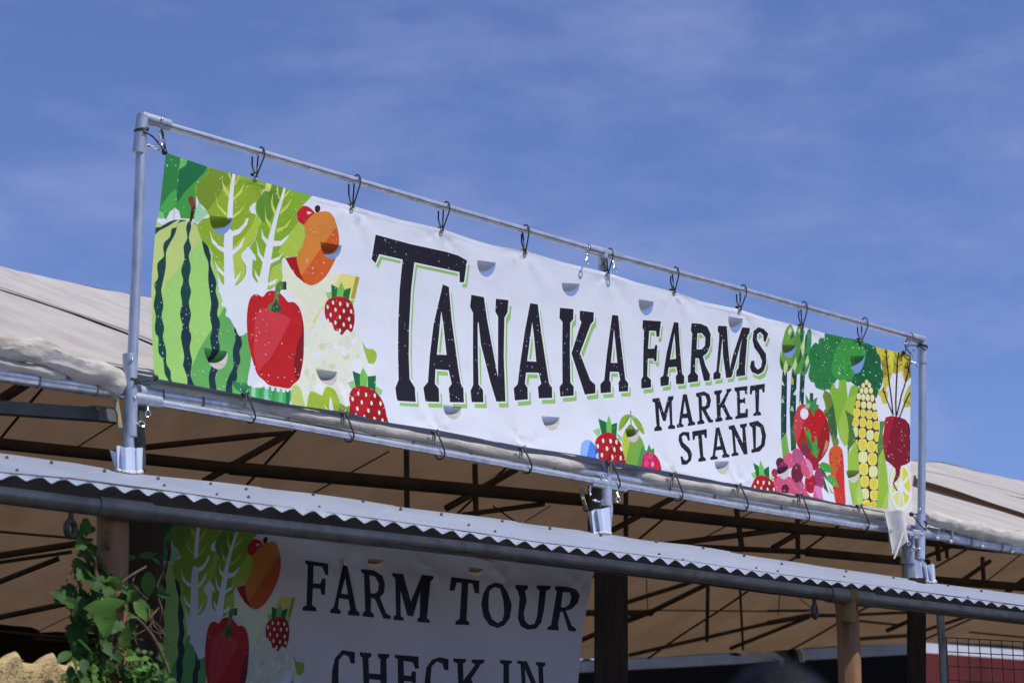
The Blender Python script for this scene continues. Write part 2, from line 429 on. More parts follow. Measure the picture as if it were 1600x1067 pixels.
for v in ([(1065, 250), (1150, 220), (1220, 150), (1240, 90), (1272, 90), (1250, 170), (1160, 280), (1065, 320)], [(780, 230), (820, 340), (900, 430), (980, 462), (980, 522), (900, 480), (815, 390)], [(1070, 490), (1150, 430), (1195, 355), (1228, 320), (1185, 450), (1070, 555)], [(845, 615), (890, 690), (975, 770), (975, 818), (885, 740)], [(1100, 860), (1150, 790), (1182, 735), (1160, 815), (1105, 905)]):
    sh(g, wv, 'B', v)
yv = (192, 204, 84)
for v in ([(930, 340), (950, 450), (1030, 560), (1020, 630), (950, 530)], [(1222, 425), (1190, 560), (1078, 675), (1082, 632), (1160, 550)], [(1012, 270), (1050, 380), (1050, 420), (1018, 350)], [(1172, 330), (1110, 470), (1082, 495), (1086, 460)], [(848, 555), (890, 720), (1000, 832), (980, 860), (880, 740)], [(1242, 700), (1160, 825), (1068, 895), (1070, 850), (1160, 790)]):
    sh(g, yv, 'A', v)
sh(g, wv, 'E', [(603, 225), (626, 230), (580, 420), (520, 640), (480, 820), (460, 1000), (450, 1060), (400, 1400), (390, 1530), (260, 1500), (300, 1340), (370, 1000), (400, 880), (440, 740), (520, 480)])
for v in ([(664, 845), (640, 900), (560, 990), (460, 1000), (450, 930), (560, 930), (620, 880)], [(308, 765), (340, 870), (405, 930), (385, 990), (318, 900)], [(248, 915), (290, 1080), (345, 1150), (335, 1210), (268, 1100)], [(588, 1075), (540, 1160), (420, 1220), (420, 1170), (530, 1130)], [(233, 1285), (260, 1350), (300, 1400), (280, 1460), (238, 1360)], [(524, 1395), (480, 1470), (400, 1490), (395, 1460)]):
    sh(g, wv, 'E', v)
for v in ([(455, 325), (450, 450), (492, 560), (480, 622), (440, 520), (430, 440)], [(702, 385), (640, 520), (548, 600), (550, 560), (640, 470)], [(520, 215), (520, 340), (545, 420), (520, 400), (498, 290)], [(690, 275), (640, 350), (585, 405), (596, 362)], [(350, 485), (370, 640), (435, 730), (422, 790), (358, 680)], [(694, 645), (640, 750), (505, 832), (500, 780), (600, 750)]):
    sh(g, yv, 'E', v)
sh(g, (228, 232, 238), 'E', [(220, 450), (250, 600), (180, 580), (165, 520)])
g = 'cauliflower_print'
sh(g, (217, 219, 194), 'X', [(472, 545), (486, 515), (498, 503), (505, 499), (520, 506), (528, 520), (540, 522), (545, 515), (552, 514), (562, 522), (572, 535), (577, 548), (575, 565), (588, 570), (589, 582), (575, 600), (555, 612), (545, 625), (545, 637), (520, 625), (500, 645), (485, 650), (455, 640), (462, 600)], sm=3, id='cauli')
rr = random.Random(5)
for k in range(70):
    x, y = rr.uniform(466, 582), rr.uniform(503, 628)
    t = rr.random()
    c = (230, 232, 220) if t < .42 else ((203, 205, 166) if t < .7 else (212, 210, 188))
    if x > 545 and y > 565: c = (228, 234, 242)
    el(g, c, 'X', (x, y, rr.uniform(3.5, 7), rr.uniform(4, 8)), 10, clip='cauli')
for k in range(46):
    x, y = rr.uniform(468, 578), rr.uniform(505, 615)
    sh(g, (242, 244, 240), 'X', [(x - 2.2, y + 1.2), (x - 1.6, y - 1.4), (x + .6, y - 2.2), (x + 2.2, y - .6), (x + 1.4, y + .1), (x + .2, y - 1), (x - 1, y - .4)], clip='cauli')
sh(g, (150, 178, 58), 'H', [(1195, 30), (1250, 110), (1320, 115), (1370, 160), (1370, 230), (1330, 300), (1275, 300), (1235, 200)], sm=3)
el(g, (226, 230, 220), 'H', (1285, 370, 62, 76), 12)
el(g, (230, 236, 244), 'H', (1120, 310, 62, 90), 12)
sh(g, (178, 198, 106), 'H', [(290, 600), (340, 570), (400, 620), (430, 740), (450, 830), (380, 870), (280, 800)], sm=3)
sh(g, (152, 178, 52), 'H', [(500, 700), (540, 650), (620, 680), (670, 700), (710, 610), (760, 590), (830, 630), (870, 720), (900, 830), (880, 960), (740, 930), (490, 900)], sm=3)
sh(g, (128, 150, 50), 'H', [(890, 790), (960, 840), (1020, 830), (1050, 980), (860, 960)])
sh(g, (226, 232, 220), 'H', [(770, 710), (800, 820), (820, 930), (765, 920), (755, 820)])
sh(g, (226, 232, 220), 'H', [(690, 800), (740, 880), (730, 900)])
g = 'pea_pod_print'
sh(g, (46, 130, 76), 'D', [(1060, 610), (1140, 620), (1240, 640), (1310, 690), (1240, 740), (1150, 745)], sm=3)
sh(g, (70, 165, 92), 'X', [(385, 607), (420, 604), (455, 610), (455, 622), (449, 640), (420, 640), (388, 625)], id='pods')
for a, c in ((393, (128, 195, 140)), (404, (60, 150, 78)), (413, (140, 200, 160)), (424, (60, 150, 80)), (436, (104, 186, 120)), (447, (36, 112, 66))):
    sh(g, c, 'X', [(a, 600), (a + 6, 600), (a + 5, 645), (a - 1, 645)], clip='pods')
for x, y in ((388.8, 599.5), (396, 600.5), (405.6, 603), (416, 605), (425.6, 607.6), (434.4, 608.9), (443, 610), (449.4, 609)):
    el(g, (226, 242, 230), 'X', (x, y, 2.6, 3.6), 10)
g = 'pepper_print'
sh(g, (182, 30, 30), 'G', [(330, 188), (380, 130), (450, 110), (530, 130), (600, 190), (655, 252), (720, 250), (790, 310), (830, 420), (852, 560), (852, 760), (840, 970), (800, 1160), (770, 1230), (700, 1290), (655, 1335), (540, 1320), (400, 1295), (340, 1240), (250, 1144), (190, 960), (150, 780), (132, 600), (132, 410), (160, 240), (210, 165), (270, 160)], sm=3, id='pepper')
sh(g, (196, 56, 60), 'G', [(330, 320), (500, 370), (690, 460), (560, 720), (420, 960), (260, 1130), (215, 900), (220, 600), (240, 420)], clip='pepper')
sh(g, (122, 24, 26), 'G', [(836, 420), (900, 560), (900, 760), (880, 1000), (790, 1230), (730, 1200), (720, 1000), (770, 760), (825, 640)], clip='pepper')
sh(g, (88, 122, 62), 'G', [(490, 55), (520, 15), (560, -8), (632, -4), (630, 96), (560, 100), (525, 190), (530, 280), (582, 330), (560, 362), (480, 387), (420, 362), (385, 330), (400, 290), (460, 260), (480, 170)])
sh(g, (52, 78, 46), 'G', [(500, 210), (530, 280), (580, 330), (560, 362), (480, 387), (430, 362), (450, 300)])
sh(g, (46, 56, 52), 'G', [(592, 10), (632, -4), (632, 97), (590, 100)])

def strawberry(fr, body, darks, light, pales, seeds, rx, ry, id):
    g = 'strawberry_print_' + id
    for p in pales: sh(g, (140, 192, 112), fr, p)
    for p in darks: sh(g, (26, 106, 52), fr, p)
    for p in light: sh(g, (112, 182, 82), fr, p)
    sh(g, (176, 22, 34), fr, body, sm=3, id=id)
    xs = [p[0] for p in body]; ys = [p[1] for p in body]
    w, h = max(xs) - min(xs), max(ys) - min(ys)
    sh(g, (150, 18, 24), fr, [(max(xs) - .28 * w, min(ys) - 10), (max(xs) + 20, min(ys)), (max(xs) + 20, max(ys) + 20), (min(xs) + .3 * w, max(ys) + 20)], clip=id)
    for x, y in seeds:
        el(g, (104, 14, 20), fr, (x + rx * .15, y, rx * 1.5, ry * 1.3), 10, clip=id, rot=-.08)
    for x, y in seeds: el(g, (248, 236, 190), fr, (x, y, rx, ry), 10, rot=-.08, clip=id)
strawberry('G', [(1270, 180), (1370, 190), (1450, 240), (1490, 330), (1500, 450), (1490, 540), (1458, 625), (1400, 590), (1335, 662), (1290, 612), (1240, 600), (1210, 510), (1150, 490), (1120, 400), (1120, 300), (1160, 220)],
           [[(1200, 25), (1280, 70), (1270, 200), (1205, 195)], [(1452, 68), (1420, 240), (1350, 200), (1350, 100)]], [[(1330, -5), (1370, 100), (1335, 200), (1265, 190), (1280, 90)]], [[(1130, 135), (1200, 120), (1200, 200), (1160, 215)], [(1440, 230), (1498, 218), (1475, 290)]],
           [(1225, 255), (1315, 270), (1410, 285), (1157, 310), (1257, 345), (1362, 360), (1455, 365), (1195, 410), (1312, 435), (1428, 460), (1255, 505), (1360, 530), (1450, 550), (1310, 605), (1160, 480)], 15, 28, 'sa')
strawberry('H', [(1100, 590), (1200, 580), (1320, 630), (1400, 710), (1450, 820), (1470, 950), (1465, 1080), (1060, 1000), (1015, 800), (1015, 700), (1050, 620)],
           [[(1060, 390), (1155, 430), (1160, 600), (1095, 600)], [(1357, 448), (1345, 650), (1250, 600), (1250, 460)]], [[(1195, 345), (1250, 450), (1240, 610), (1150, 590), (1150, 450)]], [[(1000, 540), (1075, 508), (1095, 600), (1040, 620)], [(1345, 575), (1438, 635), (1410, 700), (1345, 650)]],
           [(1125, 675), (1227, 690), (1337, 700), (1052, 745), (1172, 785), (1293, 795), (1405, 800), (1112, 865), (1248, 890), (1382, 915), (1090, 950), (1195, 970), (1320, 995), (1420, 1015)], 15, 30, 'sb')
g = 'blueberry_print'
sh(g, (132, 172, 228), 'O', [(200, 550), (280, 580), (360, 680), (400, 760), (400, 900), (100, 845), (85, 720), (120, 600)], sm=3, id='blue')
sh(g, (76, 128, 208), 'O', [(265, 560), (460, 600), (460, 920), (165, 880), (230, 680)], clip='blue')
sh(g, (40, 76, 160), 'O', [(345, 690), (460, 640), (460, 920), (310, 900)], clip='blue')
sh(g, (148, 190, 240), 'O', [(340, 800), (375, 765), (412, 765), (385, 830), (390, 890), (338, 890)])
g = 'pear_print'
sh(g, (114, 160, 60), 'O', [(960, 285), (1040, 400), (1130, 540), (1170, 680), (1160, 860), (1160, 1020), (840, 980), (800, 760), (795, 600), (830, 430), (900, 330)], sm=4, id='pear')
sh(g, (168, 186, 60), 'O', [(700, 280), (965, 280), (930, 560), (870, 790), (830, 1020), (740, 950)], clip='pear')
sh(g, (70, 142, 72), 'O', [(1110, 690), (1240, 560), (1240, 1040), (1020, 1020)], clip='pear')
sh(g, (112, 132, 36), 'O', [(960, 285), (1040, 390), (1020, 470), (910, 530), (870, 440), (870, 370)], sm=2)
sh(g, (128, 166, 34), 'O', [(960, 128), (860, 130), (780, 220), (748, 395), (810, 360), (890, 260)], sm=2)
sh(g, (128, 166, 40), 'O', [(960, 128), (1060, 180), (1140, 290), (1180, 455), (1110, 410), (1030, 290)], sm=2)
sh(g, (72, 118, 40), 'O', [(950, 150), (800, 350), (860, 250), (930, 150)])
stroke(g, (112, 112, 92), 'O', [(962, 55), (964, 170), (962, 300)], 16)
g = 'raspberry_print'
sh(g, (70, 130, 62), 'O', [(1160, 700), (1200, 740), (1243, 615), (1275, 710), (1328, 685), (1325, 800), (1180, 800)])
sh(g, (186, 26, 76), 'O', [(1150, 790), (1230, 762), (1330, 790), (1390, 870), (1415, 950), (1412, 1090), (1120, 1040), (1120, 900)], sm=3, id='rasp')
for x, y, c in ((1190, 850, (206, 50, 100)), (1260, 820, (214, 60, 110)), (1290, 930, (206, 50, 100)), (1190, 950, (214, 70, 118)), (1350, 900, (200, 30, 64)), (1360, 1000, (206, 40, 60)), (1240, 1020, (190, 40, 80))):
    el(g, c, 'O', (x, y, 46, 58), 10, clip='rasp')
el(g, (236, 160, 180), 'O', (1290, 960, 20, 46), 8, clip='rasp')
strawberry('O', [(540, 425), (640, 445), (730, 540), (780, 620), (800, 760), (840, 960), (600, 910), (405, 885), (390, 760), (335, 610), (400, 490)],
           [[(415, 190), (545, 250), (545, 450), (460, 450)], [(727, 258), (705, 520), (610, 450), (625, 290)]], [[(590, 130), (630, 290), (625, 460), (540, 440), (545, 280)]], [[(310, 385), (430, 348), (445, 450), (380, 490)], [(720, 438), (805, 500), (790, 580), (735, 540)]],
           [(483, 563), (600, 570), (703, 585), (380, 655), (540, 695), (662, 707), (775, 700), (447, 805), (620, 835), (757, 855)], 21, 42, 'sc')
strawberry('Z', [(180, 560), (280, 560), (370, 620), (440, 700), (470, 880), (70, 800), (80, 680), (120, 600)],
           [[(95, 345), (185, 400), (200, 570), (140, 590)], [(357, 398), (357, 620), (270, 570), (265, 460)]], [[(215, 295), (268, 420), (265, 580), (188, 570), (185, 440)]], [[(48, 520), (125, 498), (140, 590), (90, 610)], [(365, 575), (442, 600), (400, 660)]],
           [(165, 670), (260, 675), (355, 685), (112, 750), (220, 775), (325, 790), (430, 790)], 16, 34, 'sd')

# ---- right group
g = 'asparagus_print'
for p, ps in (([(1226, 578), (1232.8, 580), (1232, 640), (1231.5, 690), (1234.5, 714), (1226, 722), (1223.3, 685), (1223.5, 650), (1224.5, 600)], [(1229.6, 580), (1232.8, 580), (1231.5, 690), (1229, 690)]),
              ([(1240, 576), (1247.8, 578), (1246.5, 640), (1246, 702), (1238, 704), (1237, 640)], [(1244.2, 578), (1247.8, 578), (1246, 650), (1243.6, 650)]),
              ([(1253, 580), (1260.2, 582), (1258.5, 632), (1251, 640)], [(1257, 582), (1260.2, 582), (1258.5, 632), (1256, 632)])):
    sh(g, (30, 66, 46), 'X', p)
    sh(g, (20, 48, 76), 'X', ps)
sh(g, (112, 164, 62), 'Y', [(570, 600), (655, 470), (700, 850), (590, 930)])
sh(g, (34, 96, 50), 'Y', [(735, 380), (790, 330), (800, 700), (725, 740)])
for p, c in (([(345, 85), (400, 180), (430, 300), (455, 560), (430, 900), (330, 1064), (230, 1064), (150, 900), (155, 700), (200, 380), (260, 180)], (104, 152, 56)), ([(560, 105), (620, 200), (622, 350), (605, 560), (640, 800), (570, 1090), (430, 1090), (415, 700), (438, 350), (480, 170)], (86, 144, 58)), ([(740, 185), (785, 300), (775, 550), (770, 900), (690, 1120), (590, 1120), (635, 700), (650, 400), (690, 240)], (62, 136, 74))):
    sh(g, c, 'P', p, sm=3)
for p in ([(350, 130), (370, 220), (320, 330), (295, 230)], [(280, 815), (315, 960), (265, 1150), (215, 1000)], [(470, 760), (500, 920), (460, 1070), (412, 955)], [(625, 390), (650, 560), (610, 770), (555, 560)], [(722, 715), (752, 860), (700, 970), (662, 865)], [(190, 480), (185, 760), (160, 600)], [(560, 140), (590, 150), (520, 300), (500, 200)]):
    sh(g, (190, 206, 144), 'P', p)
for p in ([(155, 790), (225, 900), (235, 1050), (180, 1000)], [(400, 200), (415, 340), (335, 410)], [(540, 330), (622, 200), (617, 340), (570, 490)], [(500, 880), (570, 590), (592, 760), (530, 910)], [(650, 650), (702, 700), (670, 860)], [(320, 900), (380, 960), (330, 1060)], [(640, 900), (670, 1064), (600, 1064)], [(660, 330), (700, 250), (690, 560), (655, 620)]):
    sh(g, (36, 90, 46), 'P', p)
for p, c in (([(192, 285), (258, 422), (188, 405)], (206, 212, 160)), ([(215, 655), (252, 782), (188, 772)], (160, 196, 110)), ([(390, 205), (442, 310), (437, 408), (383, 392)], (172, 168, 62)), ([(497, 485), (492, 622), (428, 612)], (184, 216, 200)), ([(410, 830), (448, 952), (368, 942)], (150, 196, 106)), ([(642, 450), (657, 562), (604, 552)], (120, 176, 150)), ([(575, 720), (602, 834), (548, 834)], (206, 212, 160))):
    sh(g, c, 'Q', p)
g = 'beet_print'
yl = (192, 180, 54)
sh(g, yl, 'R', [(790, 260), (1540, 400), (1560, 560), (1530, 900), (1400, 1050), (1370, 980), (1320, 790), (1200, 860), (1150, 820), (1100, 960), (1060, 1090), (960, 1090), (950, 830), (900, 600), (850, 500), (780, 450)], id='bl')
sh(g, (150, 138, 46), 'R', [(900, 600), (1010, 500), (1040, 1090), (950, 1090)], clip='bl')
sh(g, (160, 148, 50), 'R', [(1180, 500), (1240, 430), (1240, 860), (1150, 830)], clip='bl')
sh(g, (150, 138, 46), 'R', [(1360, 700), (1540, 600), (1540, 900), (1400, 1050)], clip='bl')
sh(g, (206, 198, 60), 'R', [(1060, 300), (1180, 330), (1140, 820), (1070, 600)], clip='bl')
sh(g, yl, 'S', [(955, 0), (1050, 0), (1040, 190), (990, 250), (1050, 310), (1040, 420), (1010, 540), (930, 520), (900, 400), (820, 345), (850, 290), (950, 200)], sm=2)
sh(g, (176, 170, 60), 'S', [(1540, 100), (1540, 600), (1380, 622), (1355, 480), (1400, 330), (1460, 180)])
st = (52, 16, 26)
for p, w in (([(1015, 330), (1020, 500), (1040, 700), (1078, 1064), (1110, 1300), (1150, 1720)], 30), ([(1280, 380), (1245, 600), (1235, 800), (1220, 1064), (1205, 1430), (1210, 1750)], 32), ([(1515, 480), (1470, 760), (1400, 1040), (1320, 1300), (1225, 1720)], 30), ([(950, 1140), (985, 1280), (1020, 1390), (1135, 1680)], 28), ([(1500, 1240), (1400, 1430), (1280, 1760)], 28)):
    stroke(g, st, 'R', p, w)
for p in ([(975, 365), (1015, 430), (1050, 380)], [(945, 470), (1020, 550), (1080, 470)], [(950, 630), (1040, 740), (1090, 680)], [(960, 820), (1050, 890), (1110, 850)], [(1185, 400), (1255, 540), (1350, 450)], [(1170, 610), (1240, 710), (1345, 640)], [(1410, 680), (1460, 770), (1515, 750)], [(1440, 530), (1500, 600)], [(920, 1180), (985, 1280), (1000, 1180)], [(1500, 1480), (1420, 1430), (1440, 1330)]):
    stroke(g, st, 'R', p, 14)
g = 'broccoli_print'
sh(g, (106, 126, 42), 'Q', [(1080, 510), (1180, 570), (1250, 640), (1300, 800), (1310, 1100), (1130, 1100), (1055, 960), (1110, 900), (1085, 760), (1045, 650)])
sh(g, (56, 96, 46), 'Y', [(1295, 180), (1420, 30), (1450, -60), (1480, 200), (1500, 500), (1480, 600), (1440, 660), (1380, 520), (1340, 250)])
sh(g, (128, 176, 52), 'X', [(1295, 598), (1303, 592), (1308, 606), (1312, 606), (1314, 588), (1323, 588), (1325.5, 610), (1326.5, 622), (1331, 604), (1340, 598), (1347, 612), (1344, 640), (1338, 665), (1331, 690), (1322, 697), (1315, 686), (1309, 660), (1305, 630), (1299, 610)], id='stem')
sh(g, (152, 186, 64), 'X', [(1326, 622), (1345, 612), (1331, 700), (1318, 700), (1312, 660)], clip='stem')
sh(g, (42, 118, 56), 'X', [(1269, 542), (1275, 535), (1280, 537), (1281, 530), (1285.5, 526.5), (1290, 529), (1291, 520), (1315, 520), (1336, 530), (1338, 545), (1330, 565), (1310, 592), (1304, 602), (1303, 596), (1300.5, 607), (1294, 607.5), (1290, 609), (1284, 607.5), (1277, 604), (1275, 597), (1270, 596), (1265.5, 586), (1268, 570), (1266, 555)], sm=3, id='ca')
sh(g, (26, 92, 50), 'X', [(1332, 526), (1340, 528), (1355, 535), (1369, 541), (1371, 548), (1377, 559), (1378, 574), (1381, 580), (1381.5, 590), (1379, 602), (1374, 611), (1370, 622), (1366, 615), (1362, 602), (1355, 593), (1345, 603), (1338, 601), (1335, 599), (1330, 592), (1328, 560)], sm=3, id='cb')
sh(g, (58, 146, 58), 'X', [(1307, 545), (1318, 532), (1330, 531), (1345, 538), (1354, 550), (1348, 575), (1337, 585), (1332, 594), (1326, 597), (1321, 592.5), (1314, 593.5), (1306, 588), (1302, 575), (1304, 560)], sm=3, id='cc')
rr = random.Random(11)
for k in range(150):
    x, y = rr.uniform(1266, 1381), rr.uniform(526, 618)
    t = rr.random()
    c = (150, 208, 134) if t < .42 else ((196, 228, 186) if t < .55 else (16, 62, 34))
    el(g, c, 'X', (x, y, rr.uniform(.55, 1.15), rr.uniform(.8, 1.5)), 7, clip=('ca', 'cb', 'cc'))
g = 'corn_print'
sh(g, (88, 48, 20), 'X', [(1355, 592), (1362, 602), (1367, 615), (1370, 632), (1372, 650), (1374, 670), (1373, 690), (1372, 720), (1372, 760), (1371, 797), (1348, 797), (1343, 760), (1342, 720), (1339, 690), (1333.5, 668), (1334, 655), (1337, 635), (1340.5, 615), (1347, 600)])
KY, KP = (226, 196, 66), (216, 218, 152)
kern = [('S', 603, 90, 30, 55, 1), ('S', 540, 155, 32, 52, 1), ('S', 662, 155, 32, 52, 1), ('S', 505, 265, 35, 55, 1), ('S', 597, 265, 42, 68, 1), ('S', 695, 265, 38, 60, 1), ('S', 450, 385, 45, 70, 1), ('S', 540, 400, 38, 68, 1), ('S', 628, 410, 42, 72, 1), ('S', 722, 420, 38, 75, 1),
        ('S', 430, 545, 48, 75, 0), ('S', 545, 560, 50, 75, 1), ('S', 660, 570, 50, 78, 1), ('S', 765, 600, 45, 75, 1), ('S', 405, 725, 65, 92, 0), ('S', 535, 735, 52, 85, 0), ('S', 660, 765, 62, 92, 0), ('S', 775, 785, 48, 85, 0), ('S', 378, 915, 68, 95, 0), ('S', 525, 930, 62, 95, 0), ('S', 660, 970, 62, 92, 0), ('S', 800, 990, 62, 90, 0),
        ('U', 378, 190, 52, 105, 1), ('U', 515, 215, 68, 105, 0), ('U', 672, 260, 72, 105, 1), ('U', 805, 290, 48, 105, 0), ('U', 400, 410, 22, 60, 0), ('U', 520, 460, 82, 125, 0), ('U', 693, 500, 82, 118, 0), ('U', 815, 530, 35, 90, 0), ('U', 527, 715, 88, 118, 1), ('U', 717, 760, 88, 125, 0), ('U', 540, 965, 88, 125, 0), ('U', 733, 1020, 85, 120, 1),
        ('V', 555, 290, 88, 118, 0), ('V', 745, 340, 85, 118, 0), ('V', 562, 545, 78, 112, 1), ('V', 750, 580, 80, 108, 0), ('V', 590, 775, 70, 98, 0), ('V', 735, 800, 70, 95, 0)]
for f_, x, y, a, b, pale in kern:
    sq = .72 if b > 85 else .85
    el(g, (240, 218, 112) if not pale else (236, 228, 150), f_, (x, y, a * 1.06, b * 1.04), 14, sq=sq)
    el(g, KP if pale else KY, f_, (x, y, a * .78, b * .82), 14, sq=sq)
sh(g, (76, 116, 46), 'U', [(165, -270), (350, -140), (330, -60), (310, 30), (380, 310), (385, 370), (250, 560), (220, 720), (210, 520), (245, 150), (215, -80)])
sh(g, (148, 184, 58), 'U', [(382, 360), (420, 520), (450, 900), (452, 1000), (475, 1330), (525, 1570), (530, 1730), (300, 1730), (235, 1330), (215, 1064), (212, 700), (300, 520)], id='husk')
sh(g, (168, 198, 92), 'V', [(430, 280), (475, 400), (535, 660), (540, 800), (330, 800), (330, 640)], clip='husk')
sh(g, (86, 126, 62), 'U', [(975, -30), (930, 200), (938, 540), (830, 745), (815, 500), (870, 150), (865, -30)])
sh(g, (146, 182, 58), 'U', [(935, 530), (1000, 900), (1020, 1064), (1042, 1460), (1040, 1960), (780, 1930), (800, 1660), (830, 1260), (828, 745)], id='huskr')
sh(g, (164, 196, 84), 'V', [(1042, 420), (1100, 420), (1100, 900), (880, 900)], clip='huskr')
g = 'lemon_print'
lc = (1300, 400)
el(g, (216, 206, 96), 'V', (1300, 405, 262, 545), 40, id='lem')
el(g, (236, 240, 246), 'V', (1306, 400, 240, 520), 40)
for a0, a1 in ((-80, -34), (-26, 18), (28, 66), (74, 104), (110, 152), (160, 192), (200, 232), (238, 272)):
    pts = []
    for k in range(7):
        a = math.radians(a0 + (a1 - a0) * k / 6)
        pts.append((lc[0] + 192 * math.cos(a), lc[1] + 425 * math.sin(a)))
    am = math.radians((a0 + a1) / 2)
    pts.append((lc[0] + 42 * math.cos(am), lc[1] + 105 * math.sin(am)))
    sh(g, (214, 204, 58) if -90 < a0 < 70 else (206, 214, 120), 'V', pts)
g = 'beet_print'
sh(g, (124, 20, 36), 'S', [(955, 1100), (970, 900), (1000, 820), (1120, 792), (1280, 820), (1400, 870), (1480, 970), (1495, 1100), (1492, 1750), (1400, 1810), (1310, 1835), (1280, 1930), (1290, 2000), (1230, 2120), (1160, 2190), (1180, 2265), (1235, 2345), (1215, 2368), (1150, 2280), (1132, 2185), (1170, 2080), (1195, 1990), (1180, 1890), (1080, 1790), (980, 1715), (940, 1495), (930, 1230)], id='beet')
sh(g, (158, 24, 44), 'S', [(900, 780), (1180, 780), (1080, 1150), (1000, 1500), (960, 1760), (900, 1500)], clip='beet')
sh(g, (58, 14, 48), 'S', [(1440, 900), (1520, 900), (1520, 1780), (1462, 1780), (1462, 1050)], clip='beet')
g = 'tomato_print'
sh(g, (178, 26, 24), 'Y', [(860, 40), (940, 10), (1100, 20), (1200, 70), (1280, 150), (1340, 280), (1372, 480), (1362, 680), (1290, 850), (1180, 975), (1090, 930), (900, 800), (820, 660), (780, 480), (780, 320), (810, 150)], sm=4, id='tom')
sh(g, (190, 62, 66), 'Y', [(740, -20), (975, -20), (965, 260), (900, 450), (830, 680), (740, 700)], clip='tom')
sh(g, (148, 26, 26), 'Y', [(1420, 200), (1300, 300), (1200, 500), (1150, 900), (1180, 1020), (1420, 920)], clip='tom')
el(g, (226, 228, 240), 'Y', (955, 165, 68, 94), 16)
sh(g, (60, 132, 66), 'Q', [(775, 575), (850, 580), (842, 720), (945, 655), (905, 800), (975, 840), (935, 920), (880, 940), (855, 1075), (790, 920), (655, 905), (700, 800), (680, 595), (770, 740)])
sh(g, (34, 78, 56), 'Q', [(775, 575), (850, 580), (842, 740), (790, 760)])
sh(g, (136, 184, 112), 'Q', [(700, 800), (790, 790), (770, 880), (655, 905)])
sh(g, (186, 132, 84), 'Y', [(1310, 605), (1358, 640), (1330, 740), (1248, 865)])
g = 'carrot_print'
sh(g, (108, 128, 60), 'Y', [(1375, 470), (1420, 560), (1440, 480), (1450, 590), (1500, 560), (1525, 640), (1500, 720), (1430, 720)])
sh(g, (204, 86, 36), 'Z', [(1480, 58), (1560, 105), (1592, 250), (1608, 700), (1610, 1060), (1465, 1040), (1420, 800), (1380, 500), (1352, 250), (1370, 130), (1420, 75)], sm=3, id='car')
sh(g, (194, 54, 40), 'Z', [(1570, 180), (1660, 180), (1660, 1080), (1440, 1060), (1455, 640)], clip='car')
for x, y in ((1390, 200), (1555, 225), (1475, 265), (1565, 345), (1385, 340), (1480, 395), (1420, 460), (1500, 540), (1555, 830), (1440, 770), (1520, 950)):
    el(g, (130, 36, 26), 'Z', (x, y, 20, 9), 6, clip='car')
g = 'radish_print'
def e8(c, x, y, a, b, rot=0, clip=None, id=None): el('radish_print', c, 'Z', (x, y, a, b), 20, rot=rot, clip=clip, id=id)
sh(g, (150, 32, 42), 'Z', [(930, 180), (1100, 220), (1185, 300), (1190, 480), (1090, 470), (990, 320)])
e8((130, 38, 60), 965, 115, 85, 115)
e8((96, 24, 56), 545, 350, 72, 92)
e8((168, 34, 52), 445, 515, 52, 72)
e8((158, 28, 40), 490, 640, 62, 70)
sh(g, (202, 82, 112), 'Z', [(410, 660), (520, 560), (640, 560), (900, 640), (990, 860), (1090, 1000), (560, 900), (470, 820)], id='rb')
e8((202, 86, 112), 690, 310, 90, 135)
e8((176, 82, 122), 845, 280, 98, 185, -.25)
e8((110, 32, 52), 825, 520, 104, 165)
e8((150, 56, 92), 1190, 610, 86, 185)
e8((162, 30, 44), 1040, 690, 100, 170)
e8((202, 84, 108), 985, 440, 100, 170, -.2, id='rp')
sh(g, (212, 132, 166), 'Z', [(920, 180), (1160, 240), (1110, 580), (1050, 560)], clip='rp')
sh(g, (206, 124, 168), 'Z', [(1110, 720), (1220, 750), (1245, 980), (1060, 960)])
sh(g, (200, 84, 112), 'Z', [(1110, 800), (1160, 980), (1050, 960)])
e8((96, 26, 50), 615, 790, 62, 85)
e8((190, 84, 128), 870, 760, 60, 90)
e8((122, 50, 86), 590, 450, 92, 112)
sh(g, (120, 30, 40), 'Z', [(620, 860), (1080, 940), (1060, 960), (640, 890)])
sh(g, (72, 150, 60), 'Y', [(950, 395), (1000, 460), (1030, 415), (1060, 520), (1075, 660), (1120, 640), (1135, 525), (1168, 640), (1160, 780), (1204, 735), (1160, 915), (1075, 840), (1000, 620)])
sh(g, (42, 110, 50), 'Y', [(960, 480), (1060, 660), (1100, 860), (1010, 700)])
sh(g, (100, 74, 50), 'Y', [(890, 600), (960, 620), (1000, 680), (890, 695)])
for p, c in (([(1180, 380), (1250, 330), (1340, 360), (1445, 470), (1380, 510), (1280, 500), (1220, 440)], (70, 152, 58)), ([(1310, 570), (1380, 540), (1450, 600), (1515, 755), (1400, 720), (1320, 640)], (82, 164, 62)), ([(1275, 600), (1345, 870), (1255, 760)], (36, 92, 52)), ([(1340, 720), (1425, 870), (1385, 855)], (96, 160, 84)), ([(1200, 420), (1300, 520), (1330, 640), (1290, 600)], (30, 88, 44))):
    sh(g, c, 'Z', p)

